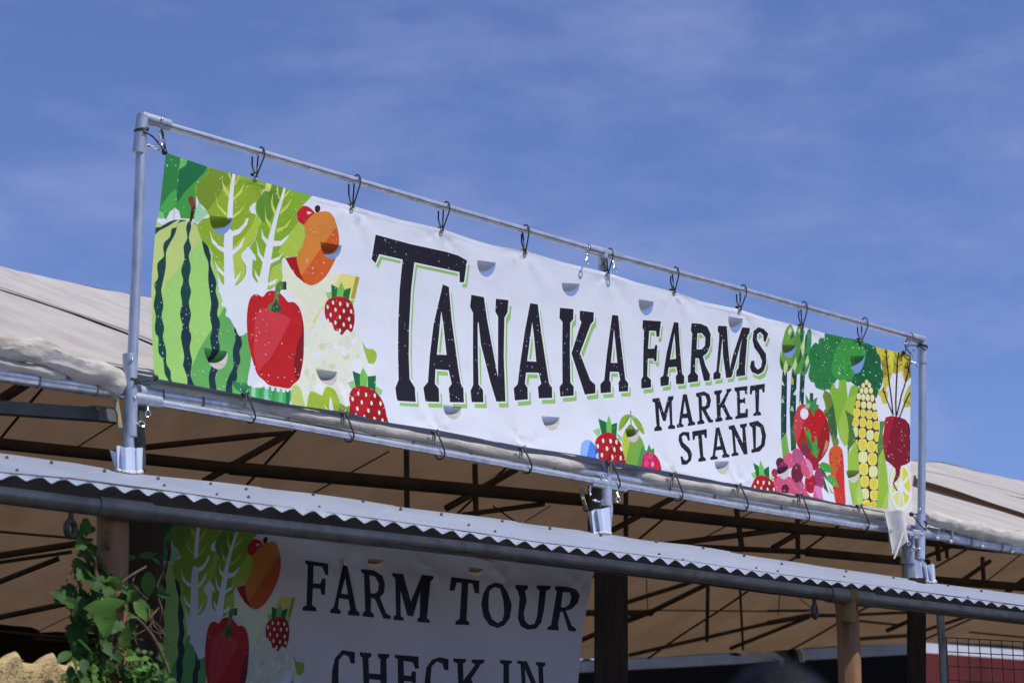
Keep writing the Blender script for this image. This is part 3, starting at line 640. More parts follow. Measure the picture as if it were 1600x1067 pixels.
# ---- lettering: (frame, outline, counters, drop shadow in pixels, outline width)
LET = [
 ('N', px('T', [(150, 48), (600, 168), (1000, 258), (1180, 310), (1292, 372), (1265, 642), (1210, 642), (1203, 515), (640, 393)]) + px('N', [(300, 0), (286, 330), (281, 560), (284, 755), (325, 825), (328, 946), (170, 936), (160, 830), (190, 758), (190, 500), (195, 250), (205, 0)]) + px('T', [(497, 357), (205, 290), (162, 402), (110, 352)]), [], (4.5, 8), 2.6),
 ('N', [(563, -37), (613, -15), (640, 250), (690, 650), (712, 795), (733, 830), (733, 950), (615, 947), (607, 830), (634, 793), (610, 680), (500, 672), (492, 793), (523, 835), (523, 947), (410, 942), (397, 825), (435, 778), (455, 560), (490, 300)], [[(555, 185), (572, 300), (595, 552), (515, 547), (540, 330)]], (4.8, 9.2), 2.4),
 ('N', [(800, 50), (905, 70), (935, 250), (1000, 600), (1023, 738), (1027, 500), (1027, 232), (1003, 190), (1005, 83), (1110, 95), (1105, 195), (1080, 242), (1075, 560), (1080, 942), (1005, 942), (960, 780), (885, 460), (865, 278), (858, 285), (860, 600), (862, 800), (897, 845), (897, 948), (798, 946), (792, 850), (816, 800), (818, 500), (818, 202), (792, 150)], [], (4.8, 9.2), 2.4),
 ('N', [(1290, 120), (1355, 130), (1385, 350), (1450, 788), (1475, 825), (1475, 910), (1363, 914), (1357, 820), (1385, 790), (1365, 700), (1262, 697), (1250, 790), (1272, 825), (1272, 922), (1160, 932), (1153, 830), (1188, 795), (1215, 600), (1250, 350)], [[(1310, 278), (1326, 400), (1345, 607), (1270, 602), (1295, 400)]], (4.8, 8.8), 2.4),
 ('K', [(600, 150), (760, 166), (760, 285), (726, 330), (726, 600), (733, 1042), (772, 1085), (770, 1194), (605, 1208), (597, 1090), (635, 1047), (635, 600), (635, 320), (597, 270)], [], (4.4, 8.4), 2.2),
 ('K', [(835, 185), (1002, 205), (1002, 310), (970, 345), (845, 690), (970, 1010), (1030, 1064), (1030, 1166), (905, 1182), (745, 690), (856, 322), (835, 285)], [], (4.4, 8.4), 2.2),
 ('K', [(1220, 235), (1290, 245), (1320, 480), (1390, 1003), (1425, 1045), (1422, 1142), (1310, 1148), (1305, 1040), (1327, 1005), (1310, 912), (1205, 910), (1197, 1008), (1215, 1045), (1213, 1156), (1092, 1166), (1087, 1060), (1135, 1008), (1165, 720), (1195, 480)], [[(1247, 402), (1266, 560), (1292, 805), (1215, 802), (1237, 560)]], (4.2, 7.8), 2.2),
 ('W', [(90, 65), (288, 80), (275, 250), (245, 250), (238, 187), (165, 182), (158, 380), (225, 380), (235, 340), (258, 340), (253, 520), (230, 520), (220, 490), (158, 490), (155, 685), (195, 725), (197, 810), (90, 822), (87, 725), (108, 688), (107, 400), (107, 180), (88, 150)], [], (3.5, 8), 1.9),
 ('W', [(425, 90), (477, 95), (500, 330), (535, 655), (560, 690), (558, 772), (470, 776), (465, 690), (485, 660), (470, 582), (385, 590), (378, 680), (393, 700), (388, 785), (300, 798), (295, 705), (327, 680), (360, 430)], [[(437, 212), (452, 330), (465, 492), (400, 502), (420, 350)]], (3.4, 7.6), 1.8),
 ('W', [(620, 103), (720, 108), (800, 140), (838, 220), (836, 350), (805, 430), (760, 468), (790, 570), (840, 668), (838, 736), (775, 740), (715, 490), (678, 487), (678, 640), (712, 680), (710, 746), (600, 760), (597, 685), (625, 650), (630, 400), (632, 217), (615, 180)], [[(690, 213), (740, 213), (780, 260), (778, 350), (745, 390), (688, 390)]], (3.2, 7.2), 1.8),
 ('W', [(916, 130), (1010, 135), (1030, 350), (1060, 590), (1090, 450), (1180, 150), (1272, 155), (1264, 215), (1242, 242), (1225, 600), (1230, 680), (1130, 693), (1130, 630), (1152, 600), (1165, 400), (1187, 268), (1080, 700), (1018, 709), (975, 450), (966, 265), (938, 640), (958, 662), (955, 716), (876, 726), (878, 655), (908, 630), (928, 300), (930, 217), (913, 190)], [], (3.2, 6.8), 1.8),
 ('W', [(1475, 220), (1447, 312), (1425, 300), (1420, 242), (1385, 202), (1352, 222), (1352, 290), (1400, 365), (1455, 440), (1462, 540), (1430, 640), (1370, 672), (1300, 645), (1278, 590), (1290, 520), (1325, 515), (1332, 580), (1365, 615), (1402, 590), (1412, 520), (1380, 450), (1320, 372), (1300, 290), (1310, 190), (1360, 148), (1420, 165)], [], (3.0, 8), 1.8),
 ('M', [(108, 240), (190, 230), (240, 410), (295, 215), (360, 207), (355, 250), (337, 272), (340, 550), (370, 565), (372, 602), (285, 606), (285, 575), (310, 550), (303, 335), (257, 512), (225, 507), (180, 345), (185, 568), (210, 590), (208, 622), (120, 632), (118, 595), (145, 570), (135, 290), (108, 275)], [], None, 0),
 ('M', [(470, 190), (515, 186), (580, 510), (610, 525), (607, 556), (520, 569), (520, 540), (535, 530), (520, 472), (455, 480), (450, 540), (475, 555), (470, 579), (393, 590), (390, 555), (415, 540), (440, 380)], [[(490, 268), (515, 415), (470, 422)]], None, 0),
 ('M', [(623, 175), (720, 155), (780, 190), (800, 260), (785, 340), (740, 378), (800, 488), (825, 495), (822, 526), (770, 529), (690, 375), (695, 488), (720, 515), (718, 541), (635, 552), (632, 520), (660, 500), (650, 230), (623, 210)], [[(690, 205), (735, 210), (752, 270), (735, 330), (695, 335)]], None, 0),
 ('M', [(836, 150), (930, 137), (930, 165), (908, 190), (910, 300), (985, 165), (978, 130), (1042, 119), (1040, 150), (1015, 170), (960, 300), (1030, 455), (1055, 465), (1052, 490), (970, 501), (968, 470), (985, 455), (930, 345), (915, 355), (915, 460), (935, 480), (935, 511), (850, 522), (848, 490), (870, 470), (860, 200), (836, 185)], [], None, 0),
 ('M', [(1076, 110), (1232, 91), (1230, 190), (1205, 190), (1195, 145), (1140, 150), (1145, 250), (1180, 250), (1185, 230), (1205, 235), (1205, 308), (1185, 290), (1145, 300), (1145, 415), (1200, 410), (1212, 363), (1237, 363), (1234, 466), (1085, 488), (1083, 460), (1110, 440), (1105, 170), (1078, 145)], [], None, 0),
 ('M', [(1260, 90), (1437, 64), (1434, 170), (1412, 170), (1400, 130), (1370, 135), (1365, 393), (1392, 412), (1390, 441), (1300, 451), (1300, 425), (1328, 400), (1320, 145), (1290, 150), (1282, 192), (1258, 192)], [], None, 0),
 ('M', [(535, 640), (540, 742), (515, 742), (500, 690), (470, 675), (445, 700), (455, 760), (530, 835), (560, 900), (545, 980), (490, 1032), (430, 1032), (416, 935), (440, 930), (455, 970), (490, 985), (513, 950), (503, 895), (430, 820), (405, 740), (415, 670), (460, 637)], [], None, 0),
 ('M', [(570, 632), (747, 604), (745, 712), (722, 712), (710, 670), (685, 675), (695, 933), (722, 955), (722, 986), (632, 999), (630, 965), (655, 945), (638, 685), (605, 690), (595, 737), (572, 737)], [], None, 0),
 ('M', [(853, 590), (895, 581), (975, 898), (1008, 915), (1005, 941), (920, 951), (915, 920), (935, 905), (922, 852), (845, 862), (835, 925), (865, 940), (862, 966), (778, 976), (775, 945), (805, 925), (830, 760)], [[(880, 662), (905, 805), (860, 815)]], None, 0),
 ('M', [(1003, 570), (1070, 554), (1165, 775), (1165, 602), (1138, 580), (1138, 548), (1222, 536), (1220, 570), (1200, 590), (1222, 906), (1175, 912), (1075, 682), (1085, 878), (1112, 895), (1110, 921), (1032, 933), (1030, 905), (1055, 885), (1040, 620), (1006, 605)], [], None, 0),
 ('M', [(1248, 530), (1350, 504), (1420, 560), (1449, 680), (1432, 800), (1370, 872), (1270, 892), (1266, 855), (1295, 840), (1285, 592), (1250, 560)], [[(1330, 565), (1380, 590), (1400, 690), (1385, 790), (1325, 835)]], None, 0),
]
INK = (34, 30, 38)
def lettering(LIST, g, g2, split, spk=.85, green=(142, 186, 100)):
    g0 = g
    L2 = []
    for i, (fr, out, holes, shd, w) in enumerate(LIST):
        out = out if (fr == 'N' and i == 0 and g == 'headline_lettering') else px(fr, out)
        L2.append((out, [px(fr, h) for h in holes], shd, w, '%s%d' % (g, i), (g if (i < split) else g2)))
    for out, holes, shd, w, k, g in L2:
        if shd:
            mv = lambda p: [(x + shd[0], y + shd[1]) for x, y in p]
            sh(g, green, None, mv(out), id=k + 's', speck=.3)
            for h in holes: sh(g, None, None, mv(h), hole=k + 's')
    for out, holes, shd, w, k, g in L2:
        if w:
            for lp in [out] + holes:
                for a, b in zip(lp, lp[1:] + lp[:1]):
                    dx, dy = b[0] - a[0], b[1] - a[1]; l = math.hypot(dx, dy)
                    if l < .05: continue
                    dx, dy = dx / l * w, dy / l * w
                    e = .7
                    sh(g, (218, 221, 234), None, [(a[0] - dx * e - dy, a[1] - dy * e + dx), (b[0] + dx * e - dy, b[1] + dy * e + dx), (b[0] + dx * e + dy, b[1] + dy * e - dx), (a[0] - dx * e + dy, a[1] - dy * e - dx)], speck=0)
    for out, holes, shd, w, k, g in L2:
        sh(g, INK, None, out, id=k, speck=spk)
        for h in holes: sh(g, None, None, h, hole=k)
lettering(LET, 'headline_lettering', 'market_stand_lettering', 12)
# ------------------------------------------------------------------ printed vinyl
def vinyl_mat():
    m, nt, b = new_mat('printed_vinyl')
    N, L = nt.nodes, nt.links
    at = N.new('ShaderNodeAttribute'); at.attribute_name = 'ink'
    t = N.new('ShaderNodeTexCoord')
    v = N.new('ShaderNodeTexVoronoi'); v.inputs['Scale'].default_value = 46; v.inputs['Randomness'].default_value = 1
    nz = N.new('ShaderNodeTexNoise'); nz.inputs['Scale'].default_value = 70; nz.inputs['Detail'].default_value = 2
    L.new(t.outputs['Object'], nz.inputs['Vector'])
    ad = N.new('ShaderNodeMixRGB'); ad.blend_type = 'ADD'; ad.inputs['Fac'].default_value = .02
    L.new(t.outputs['Object'], ad.inputs['Color1']); L.new(nz.outputs['Color'], ad.inputs['Color2'])
    L.new(ad.outputs['Color'], v.inputs['Vector'])
    lt = N.new('ShaderNodeMath'); lt.operation = 'LESS_THAN'; lt.inputs[1].default_value = .17
    L.new(v.outputs['Distance'], lt.inputs[0])
    sp = N.new('ShaderNodeSeparateColor'); L.new(v.outputs['Color'], sp.inputs['Color'])
    g1 = N.new('ShaderNodeMath'); g1.operation = 'GREATER_THAN'; g1.inputs[1].default_value = .52
    L.new(sp.outputs['Red'], g1.inputs[0])
    cl = N.new('ShaderNodeTexNoise'); cl.inputs['Scale'].default_value = 5; L.new(t.outputs['Object'], cl.inputs['Vector'])
    g2 = N.new('ShaderNodeMath'); g2.operation = 'GREATER_THAN'; g2.inputs[1].default_value = .45
    L.new(cl.outputs['Fac'], g2.inputs[0])
    m1 = N.new('ShaderNodeMath'); m1.operation = 'MULTIPLY'; L.new(lt.outputs[0], m1.inputs[0]); L.new(g1.outputs[0], m1.inputs[1])
    m2 = N.new('ShaderNodeMath'); m2.operation = 'MULTIPLY'; L.new(m1.outputs[0], m2.inputs[0]); L.new(g2.outputs[0], m2.inputs[1])
    m3 = N.new('ShaderNodeMath'); m3.operation = 'MULTIPLY'; L.new(m2.outputs[0], m3.inputs[0]); L.new(at.outputs['Alpha'], m3.inputs[1])
    x = N.new('ShaderNodeMixRGB'); x.inputs['Color2'].default_value = (.66, .68, .7, 1)
    L.new(m3.outputs[0], x.inputs['Fac']); L.new(at.outputs['Color'], x.inputs['Color1'])
    dn = N.new('ShaderNodeTexNoise'); dn.inputs['Scale'].default_value = 3; dn.inputs['Detail'].default_value = 6; L.new(t.outputs['Object'], dn.inputs['Vector'])
    dr = N.new('ShaderNodeMapRange'); dr.inputs['From Min'].default_value = .3; dr.inputs['From Max'].default_value = .75; dr.inputs['To Min'].default_value = 1.0; dr.inputs['To Max'].default_value = .93
    L.new(dn.outputs['Fac'], dr.inputs['Value'])
    mu = N.new('ShaderNodeMixRGB'); mu.blend_type = 'MULTIPLY'; mu.inputs['Fac'].default_value = 1
    L.new(x.outputs['Color'], mu.inputs['Color1']); L.new(dr.outputs['Result'], mu.inputs['Color2'])
    L.new(mu.outputs['Color'], b.inputs['Base Color'])
    b.inputs['Roughness'].default_value = .5
    b.inputs['Specular IOR Level'].default_value = .15
    wv_ = N.new('ShaderNodeTexNoise'); wv_.inputs['Scale'].default_value = 9; wv_.inputs['Detail'].default_value = 4; L.new(t.outputs['Object'], wv_.inputs['Vector'])
    bp = N.new('ShaderNodeBump'); bp.inputs['Strength'].default_value = .18; bp.inputs['Distance'].default_value = .02
    L.new(wv_.outputs['Fac'], bp.inputs['Height']); L.new(bp.outputs['Normal'], b.inputs['Normal'])
    return m
VINYL = vinyl_mat()
WHITE = (213, 215, 227)
def ink(c, k=1.12):
    return tuple(min(.86, v * k) for v in lin(c))

def moon(L, R, B, n=12):
    m = ((L[0] + R[0]) / 2, (L[1] + R[1]) / 2)
    h = ((R[0] - L[0]) / 2, (R[1] - L[1]) / 2)
    d = (B[0] - m[0], B[1] - m[1])
    return [(m[0] + h[0] * math.cos(math.pi * k / n) + d[0] * math.sin(math.pi * k / n), m[1] + h[1] * math.cos(math.pi * k / n) + d[1] * math.sin(math.pi * k / n)) for k in range(n + 1)]

def build_banner(root, shapes, outline, moons, to_uv, art_uv, to_world, disp, nrm, grid, hem=None, angs=(22, 96), ik=1.21):
    """cut every printed shape into one flat sheet (no overlaps) and split it into one mesh per print"""
    V, Fc, meta = [], [], []
    def addface(uv, info):
        a = sum(uv[i - 1][0] * uv[i][1] - uv[i][0] * uv[i - 1][1] for i in range(len(uv)))
        if a < 0: uv = uv[::-1]
        b = len(V)
        V.extend(uv); Fc.append(list(range(b, b + len(uv)))); meta.append(info)
    ouv = [to_uv(*p) for p in outline]
    addface(ouv, ('outline',))
    us = [p[0] for p in ouv]; ws = [p[1] for p in ouv]
    mv = []
    for i, (l, r, b_) in enumerate(moons):
        L, R, B = to_uv(*l), to_uv(*r), to_uv(*b_)
        addface(moon(L, R, B), ('moon', i)); mv.append((L, R, B))
        for a in range(1, 8):
            for c in range(1, 5):
                fx = (a - 4) / 4
                mx_ = math.sqrt(max(0, 1 - fx * fx))
                fy = c / 5 * mx_
                V.append(((L[0] + R[0]) / 2 + (R[0] - L[0]) / 2 * fx + (B[0] - (L[0] + R[0]) / 2) * fy, (L[1] + R[1]) / 2 + (R[1] - L[1]) / 2 * fx + (B[1] - (L[1] + R[1]) / 2) * fy))
    if hem:
        for p in hem: addface([to_uv(*q) for q in p], ('hem',))
    for s in shapes:
        uv = [art_uv(*p) for p in s['p']]
        if max(p[0] for p in uv) < min(us) or min(p[0] for p in uv) > max(us): continue
        addface(uv, ('art', s))
    u = min(us)
    while u < max(us):
        w = min(ws)
        while w < max(ws):
            V.append((u + random.uniform(-.004, .004), w + random.uniform(-.004, .004))); w += grid
        u += grid
    rv, re, rf, ov, oe, of = delaunay_2d_cdt([Vector(v) for v in V], [], Fc, 0, 1e-6, True)
    parts = {}
    for tri, src in zip(rf, of):
        if 0 not in src: continue
        ids, skip, hit, mo = set(), set(), None, None
        for f in src:
            if meta[f][0] == 'art' and meta[f][1]['id']: ids.add(meta[f][1]['id'])
            if meta[f][0] == 'moon': mo = meta[f][1]
        for f in sorted(src, reverse=True):
            if meta[f][0] != 'art': break
            s = meta[f][1]
            if s['hole']: skip.add(s['hole']); continue
            if s['id'] and s['id'] in skip: continue
            if s['clip']:
                cl = (s['clip'],) if isinstance(s['clip'], str) else s['clip']
                if not any(c in ids for c in cl): continue
            hit = s; break
        white = hit is None or hit['c'][0] > 216 and hit['speck'] == 0
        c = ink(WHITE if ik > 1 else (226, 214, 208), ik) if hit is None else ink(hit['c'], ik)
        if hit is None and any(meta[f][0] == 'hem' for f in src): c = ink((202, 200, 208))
        key = ('wind_flap', mo) if mo is not None else (('vinyl_sheet', 0) if hit is None else (hit['g'], 0))
        parts.setdefault(key, []).append((list(tri), (*c, 0.0 if hit is None else hit['speck'])))
    ks = sorted(parts, key=lambda k: (k[0] != 'vinyl_sheet', str(k)))
    off = root.location
    for key in ks:
        tris = parts[key]
        remap, pts, nr, fs, cs = {}, [], [], [], []
        fl = mv[key[1]] if key[0] == 'wind_flap' else None
        for tri, c in tris:
            ii = []
            for v in tri:
                if v not in remap:
                    remap[v] = len(pts)
                    q = rv[v]
                    if fl:
                        Lm, Rm, Bm = fl
                        ax = Vector((Rm[0] - Lm[0], Rm[1] - Lm[1])).normalized()
                        dn_ = Vector((ax.y, -ax.x))
                        if dn_.y > 0: dn_ = -dn_
                        rel = Vector((q[0] - Lm[0], q[1] - Lm[1]))
                        s_, tt = rel.dot(dn_), rel.dot(ax)
                        S = max(1e-4, (Vector(Bm) - Vector(Lm)).dot(dn_))
                        a0, a1 = math.radians(angs[0]), math.radians(angs[1])
                        k = (a1 - a0) / S
                        s_ = max(0, s_)
                        back = (math.cos(a0) - math.cos(a0 + k * s_)) / k
                        down = (math.sin(a0 + k * s_) - math.sin(a0)) / k
                        # the wind folds one corner of the flap further than the other
                        back *= 1 + .5 * (tt / ax.dot(Vector((Rm[0] - Lm[0], Rm[1] - Lm[1]))) - .5)
                        q2 = Vector(Lm) + ax * tt + dn_ * down
                        pts.append(to_world(q2.x, q2.y, disp(q[0], q[1]) + back))
                    else:
                        pts.append(to_world(q[0], q[1], disp(q[0], q[1])))
                        e = .004
                        d0 = disp(q[0], q[1])
                        nr.append(nrm((disp(q[0] + e, q[1]) - d0) / e, (disp(q[0], q[1] + e) - d0) / e))
                ii.append(remap[v])
            if fl:
                pass
            fs.append(ii); cs.append(c)
        nm = key[0]
        if nm.startswith('strawberry'): nm = 'strawberry_print'
        me = bpy.data.meshes.new(nm)
        me.from_pydata([p - off for p in pts], [], fs)
        me.validate()
        at = me.color_attributes.new('ink', 'FLOAT_COLOR', 'CORNER')
        buf = []
        for p in me.polygons:
            p.use_smooth = True
            for _ in range(p.loop_total): buf.extend(cs[p.index])
        if len(buf) == 4 * len(at.data): at.data.foreach_set('color', buf)
        if nr: me.normals_split_custom_set_from_vertices(nr)
        me.materials.append(VINYL)
        o = bpy.data.objects.new(nm, me)
        col.objects.link(o)
        o.parent = root

# ---- the big banner
YS = 9.475
TOPTIE = [(258, 239), (403, 283), (552, 324), (691, 358.5), (821, 393), (950, 427), (1054, 456), (1157, 484), (1255, 512), (1346, 534), (1423, 555)]
BOTTIE = [(242, 591), (386, 618), (541, 643), (682, 672), (820, 699), (956, 722), (1055, 739), (1157, 758), (1253, 773), (1346, 790), (1424, 803)]
top = [(259, 239), (330, 262.5), (403, 282), (485, 304.5), (552, 322), (626, 342.8), (690, 357.5), (737, 373.5), (770, 383), (821, 392), (880, 409.5), (950, 426), (994, 440.5), (1054, 455.5), (1095, 470.5), (1157, 483.5), (1196, 496), (1254, 510.5), (1290, 520.5), (1346, 532.5), (1370, 541.5), (1400, 549), (1423, 554)]
right = [(1423.5, 585), (1423, 612), (1421.8, 682), (1423, 741), (1425.5, 803)]
bot = [(1388, 795), (1347, 789.5), (1321, 787.5), (1303, 784.5), (1252, 772.5), (1212, 768), (1157, 757.5), (1100, 747), (1056, 738.5), (978, 723.5), (937, 716.5), (900, 709.5), (821, 698.5), (750, 684.5), (683, 671.5), (603, 659.5), (540, 643.5), (451, 631.5), (376, 616.5), (305, 602.5), (242, 591)]
left = [(238.8, 537), (237, 456), (238, 430), (243.6, 356), (250, 322), (257, 256)]
MOON = [((747, 406), (776, 410), (761, 432)), ((880, 441), (907.5, 443), (894.5, 462)), ((999.5, 467), (1022.5, 471), (1011.5, 492)), ((1139, 494), (1161.5, 498), (1149.5, 520)),
        ((694, 632), (723, 635), (709, 655)), ((849, 649), (877.5, 651), (865, 672)), ((1118, 720), (1141, 720), (1130.5, 740.5)), ((328, 337), (364, 340.5), (345, 366.5)), ((502.5, 377), (536, 383), (519, 404)),
        ((319, 543), (356, 549), (340, 577)), ((495, 575.5), (528, 580.5), (514.5, 602)), ((1223.5, 538), (1245, 539), (1235, 558.5)), ((1330, 556), (1352, 556), (1340.5, 583)), ((1214.5, 729), (1235, 728), (1226.5, 748.5)),
        ((1323.5, 734), (1344.5, 734.5), (1335, 754)), ((980.5, 669), (1002.5, 669.5), (992.5, 690.5))]
root = empty('market_banner', on_y(830, 560, YS))
tag(root, 'big white MARKET STAND banner with printed fruit and vegetables in the pipe frame', 'banner')
def uv1(x, y):
    p = on_y(x, y, YS); return (p.x, p.z)
tt_ = [uv1(*p) for p in TOPTIE]; bt_ = [uv1(*p) for p in BOTTIE]
u0, u1, w0, w1 = 6.17, 12.28, 4.33, 5.5
def disp1(u, w):
    a = max(0, min(1, (u - u0) / (u1 - u0))); b = max(0, min(1, (w - w0) / (w1 - w0)))
    d = .028 * math.sin(math.pi * b) * math.sin(math.pi * a) + .007 * noise.noise(Vector((u * 1.1, w * 1.4, 3))) + .003 * noise.noise(Vector((u * 4, w * 2.5, 9)))
    for (tu, tw) in tt_[1:-1] + bt_[1:-1]:
        dx, dy = u - tu, w - tw
        r = math.hypot(dx, dy)
        if r < .6:
            d += .0035 * math.exp(-r / .2) * math.cos(7 * math.atan2(dx, dy) + tu * 5) * min(1, r / .05)
    for i in range(len(tt_) - 1):
        um = (tt_[i][0] + tt_[i + 1][0]) / 2
        d += .006 * math.exp(-((u - um) / .16) ** 2) * math.exp(-max(0, w1 - w) / .16)
    return d
hem = [[p for p in top] + [(x, y + 6.5) for x, y in top[::-1]]]
hem2 = [[(x, y + 6.3) for x, y in top] + [(x, y + 7.0) for x, y in top[::-1]]]
LEFTGROUPS = None
build_banner(root, ART, top + right + bot + left, MOON, uv1, uv1, lambda u, w, d: Vector((u, YS + d, w)), disp1,
             lambda du, dw: Vector((du, -1, dw)).normalized(), .04, hem2)

# ---- the check-in banner in the shade of the metal awning
P0 = on_y(245, 830, YS - .06)
_d2 = math.radians(90 - math.degrees(TURN))
d2 = Vector((math.cos(math.radians(-10.7)), math.sin(math.radians(-10.7)), 0))
n2 = Vector((d2.y, -d2.x, 0))
if n2.y > 0: n2 = -n2
def uv2(x, y):
    p = on_plane(x, y, P0, n2) - P0
    return (p.dot(d2), p.z)
src = [(432, 484), (498, 385), (535, 487), (358, 400), (585, 555), (330, 420), (420, 590), (243, 345)]
dst = [(351, 995), (408, 899), (436, 985), (296, 925), (478, 1036), (267, 950), (342, 1085), (238, 872)]
Am = np.array([[*uv1(*p), 1] for p in src]); Bm = np.array([uv2(*p) for p in dst])
M2 = np.linalg.lstsq(Am, Bm, rcond=None)[0]
def art2(x, y):
    if y > 2000: return uv2(x, y - 5000)
    r = np.array([*uv1(x, y), 1]) @ M2
    return (float(r[0]), float(r[1]))
keep = ('leafy_greens_print', 'watermelon_print', 'pineapple_print', 'apricot_print', 'cabbage_print', 'cauliflower_print', 'pepper_print', 'strawberry_print_sa', 'strawberry_print_sb')
ART2 = [dict(s, speck=s['speck'] * .12) for s in ART if s['g'] in keep]
ART = []
LET2 = [
 ('I', [(75, 80), (268, 105), (262, 202), (240, 196), (215, 130), (145, 123), (140, 265), (195, 270), (210, 228), (240, 230), (235, 362), (205, 356), (195, 310), (138, 305), (135, 440), (172, 463), (170, 491), (58, 483), (60, 455), (90, 440), (95, 120), (73, 103)], [], None, 0),
 ('I', [(390, 114), (432, 121), (495, 480), (522, 500), (520, 527), (425, 519), (428, 490), (445, 475), (430, 395), (355, 385), (345, 465), (370, 485), (365, 511), (280, 501), (285, 475), (310, 455)], [[(405, 222), (425, 352), (370, 346)]], None, 0),
 ('I', [(543, 144), (650, 155), (720, 200), (738, 270), (725, 340), (690, 377), (740, 505), (778, 525), (775, 551), (715, 546), (645, 387), (615, 382), (612, 490), (638, 515), (636, 539), (545, 529), (545, 505), (565, 485), (565, 187), (543, 170)], [[(612, 195), (655, 205), (685, 260), (675, 325), (645, 345), (612, 341)]], None, 0),
 ('I', [(798, 175), (885, 184), (945, 405), (1020, 195), (1117, 204), (1114, 230), (1090, 247), (1075, 545), (1098, 555), (1096, 579), (998, 571), (1000, 545), (1018, 530), (1020, 330), (965, 526), (915, 521), (862, 320), (860, 525), (885, 540), (885, 563), (798, 556), (798, 530), (820, 515), (822, 217), (798, 200)], [], None, 0),
 ('J', [(118, 214), (360, 240), (354, 346), (315, 341), (300, 267), (262, 262), (245, 560), (268, 580), (265, 601), (158, 596), (160, 570), (190, 550), (205, 262), (165, 257), (145, 326), (106, 321)], [], None, 0),
 ('J', [(500, 249), (560, 265), (600, 330), (632, 430), (610, 540), (560, 600), (500, 623), (430, 600), (380, 530), (367, 430), (385, 350), (430, 280)], [[(490, 290), (535, 300), (565, 400), (565, 500), (545, 560), (500, 582), (455, 550), (430, 480), (430, 400), (445, 320)]], None, 0),
 ('J', [(668, 267), (767, 275), (765, 300), (745, 317), (755, 400), (725, 500), (735, 563), (765, 594), (810, 585), (835, 520), (850, 400), (853, 312), (830, 300), (830, 275), (937, 280), (934, 305), (905, 322), (890, 480), (865, 580), (820, 626), (750, 634), (695, 605), (675, 540), (690, 430), (695, 370), (682, 312), (665, 295)], [], None, 0),
 ('J', [(970, 284), (1060, 289), (1130, 310), (1161, 360), (1150, 420), (1110, 465), (1060, 482), (1110, 600), (1145, 625), (1142, 649), (1085, 641), (1035, 487), (1015, 492), (1000, 595), (1008, 615), (1005, 639), (913, 633), (916, 612), (945, 595), (985, 322), (968, 310)], [[(1030, 335), (1080, 335), (1100, 380), (1085, 430), (1050, 455), (1018, 450)]], None, 0),
 ('I', [(490, 907), (455, 905), (440, 850), (400, 835), (360, 880), (355, 1000), (360, 1100), (400, 1160), (440, 1150), (470, 1100), (495, 1110), (470, 1190), (400, 1210), (330, 1170), (300, 1080), (305, 960), (330, 860), (390, 799), (490, 815)], [], None, 0),
 ('I', [(530, 814), (624, 824), (622, 850), (600, 867), (605, 985), (695, 992), (695, 872), (675, 852), (675, 826), (770, 831), (767, 855), (745, 872), (752, 1120), (770, 1140), (768, 1170), (680, 1165), (682, 1135), (700, 1120), (697, 1040), (605, 1033), (608, 1110), (628, 1130), (626, 1160), (535, 1150), (536, 1125), (560, 1105), (550, 862), (528, 842)], [], None, 0),
 ('I', [(813, 835), (1007, 849), (1010, 947), (980, 947), (960, 897), (885, 885), (890, 1000), (945, 1005), (955, 968), (987, 970), (987, 1082), (945, 1050), (890, 1047), (893, 1130), (970, 1140), (985, 1080), (1015, 1085), (1008, 1180), (815, 1165), (816, 1140), (843, 1125), (835, 872), (813, 857)], [], None, 0),
 ('X', [(701.5, 1046.5), (695, 1045.5), (692, 1036), (684, 1032.5), (676, 1040), (674, 1060), (676, 1080), (684, 1088), (691, 1084), (696, 1075), (701, 1077), (697, 1092), (684, 1096), (670, 1088), (665, 1065), (667.5, 1042), (676, 1030), (688, 1025.5), (701.5, 1029)], [], None, 0),
 ('J', [(148, 865), (247, 871), (245, 895), (225, 907), (230, 1040), (320, 917), (293, 900), (290, 875), (392, 877), (390, 900), (365, 912), (290, 1032), (345, 1150), (375, 1165), (372, 1190), (300, 1186), (235, 1083), (238, 1140), (260, 1160), (258, 1182), (165, 1178), (165, 1155), (190, 1140), (180, 907), (148, 890)], [], None, 0),
 ('J', [(513, 880), (612, 885), (610, 905), (585, 917), (592, 1150), (615, 1165), (612, 1190), (520, 1186), (520, 1162), (545, 1150), (540, 917), (513, 905)], [], None, 0),
 ('J', [(653, 885), (735, 890), (830, 1130), (825, 932), (808, 915), (808, 895), (887, 900), (887, 920), (865, 937), (872, 1210), (820, 1208), (715, 952), (725, 1160), (748, 1175), (745, 1200), (660, 1195), (660, 1170), (690, 1160), (680, 917), (653, 905)], [], None, 0),
]
lettering(LET2, 'farm_tour_lettering', 'check_in_lettering', 8, .08)
for s in ART: s['p'] = [(x, y + 5000) for x, y in s['p']]
root2 = empty('check_in_banner', P0)
tag(root2, 'white FARM TOUR CHECK IN banner in deep shade under the corrugated metal awning', 'banner')
def disp2(u, w):
    d = .02 * noise.noise(Vector((u * 1.2, w * 1.6, 21))) + .012 * noise.noise(Vector((u * 3.4 + w * 2, w * 2.4, 4)))
    d += .02 * math.sin(u * 7 + w * 6) * math.exp(-max(0, .02 - w * .9) / .22)
    for tu in (1.02, 1.5, 2.0, 2.42):
        dx, dy = u - tu, w + .06 + .0 * tu
        r = math.hypot(dx, dy)
        d += .007 * math.exp(-r / .2) * math.cos(5 * math.atan2(dx, -dy))
    return d
out2 = [(243, 806), (330, 815), (450, 828), (600, 855), (640, 857), (690, 863), (735, 870), (765, 875), (805, 876), (850, 884), (926, 892), (922, 905), (912, 985), (900, 1100), (896, 1180), (600, 1170), (230, 1160), (236, 960)]
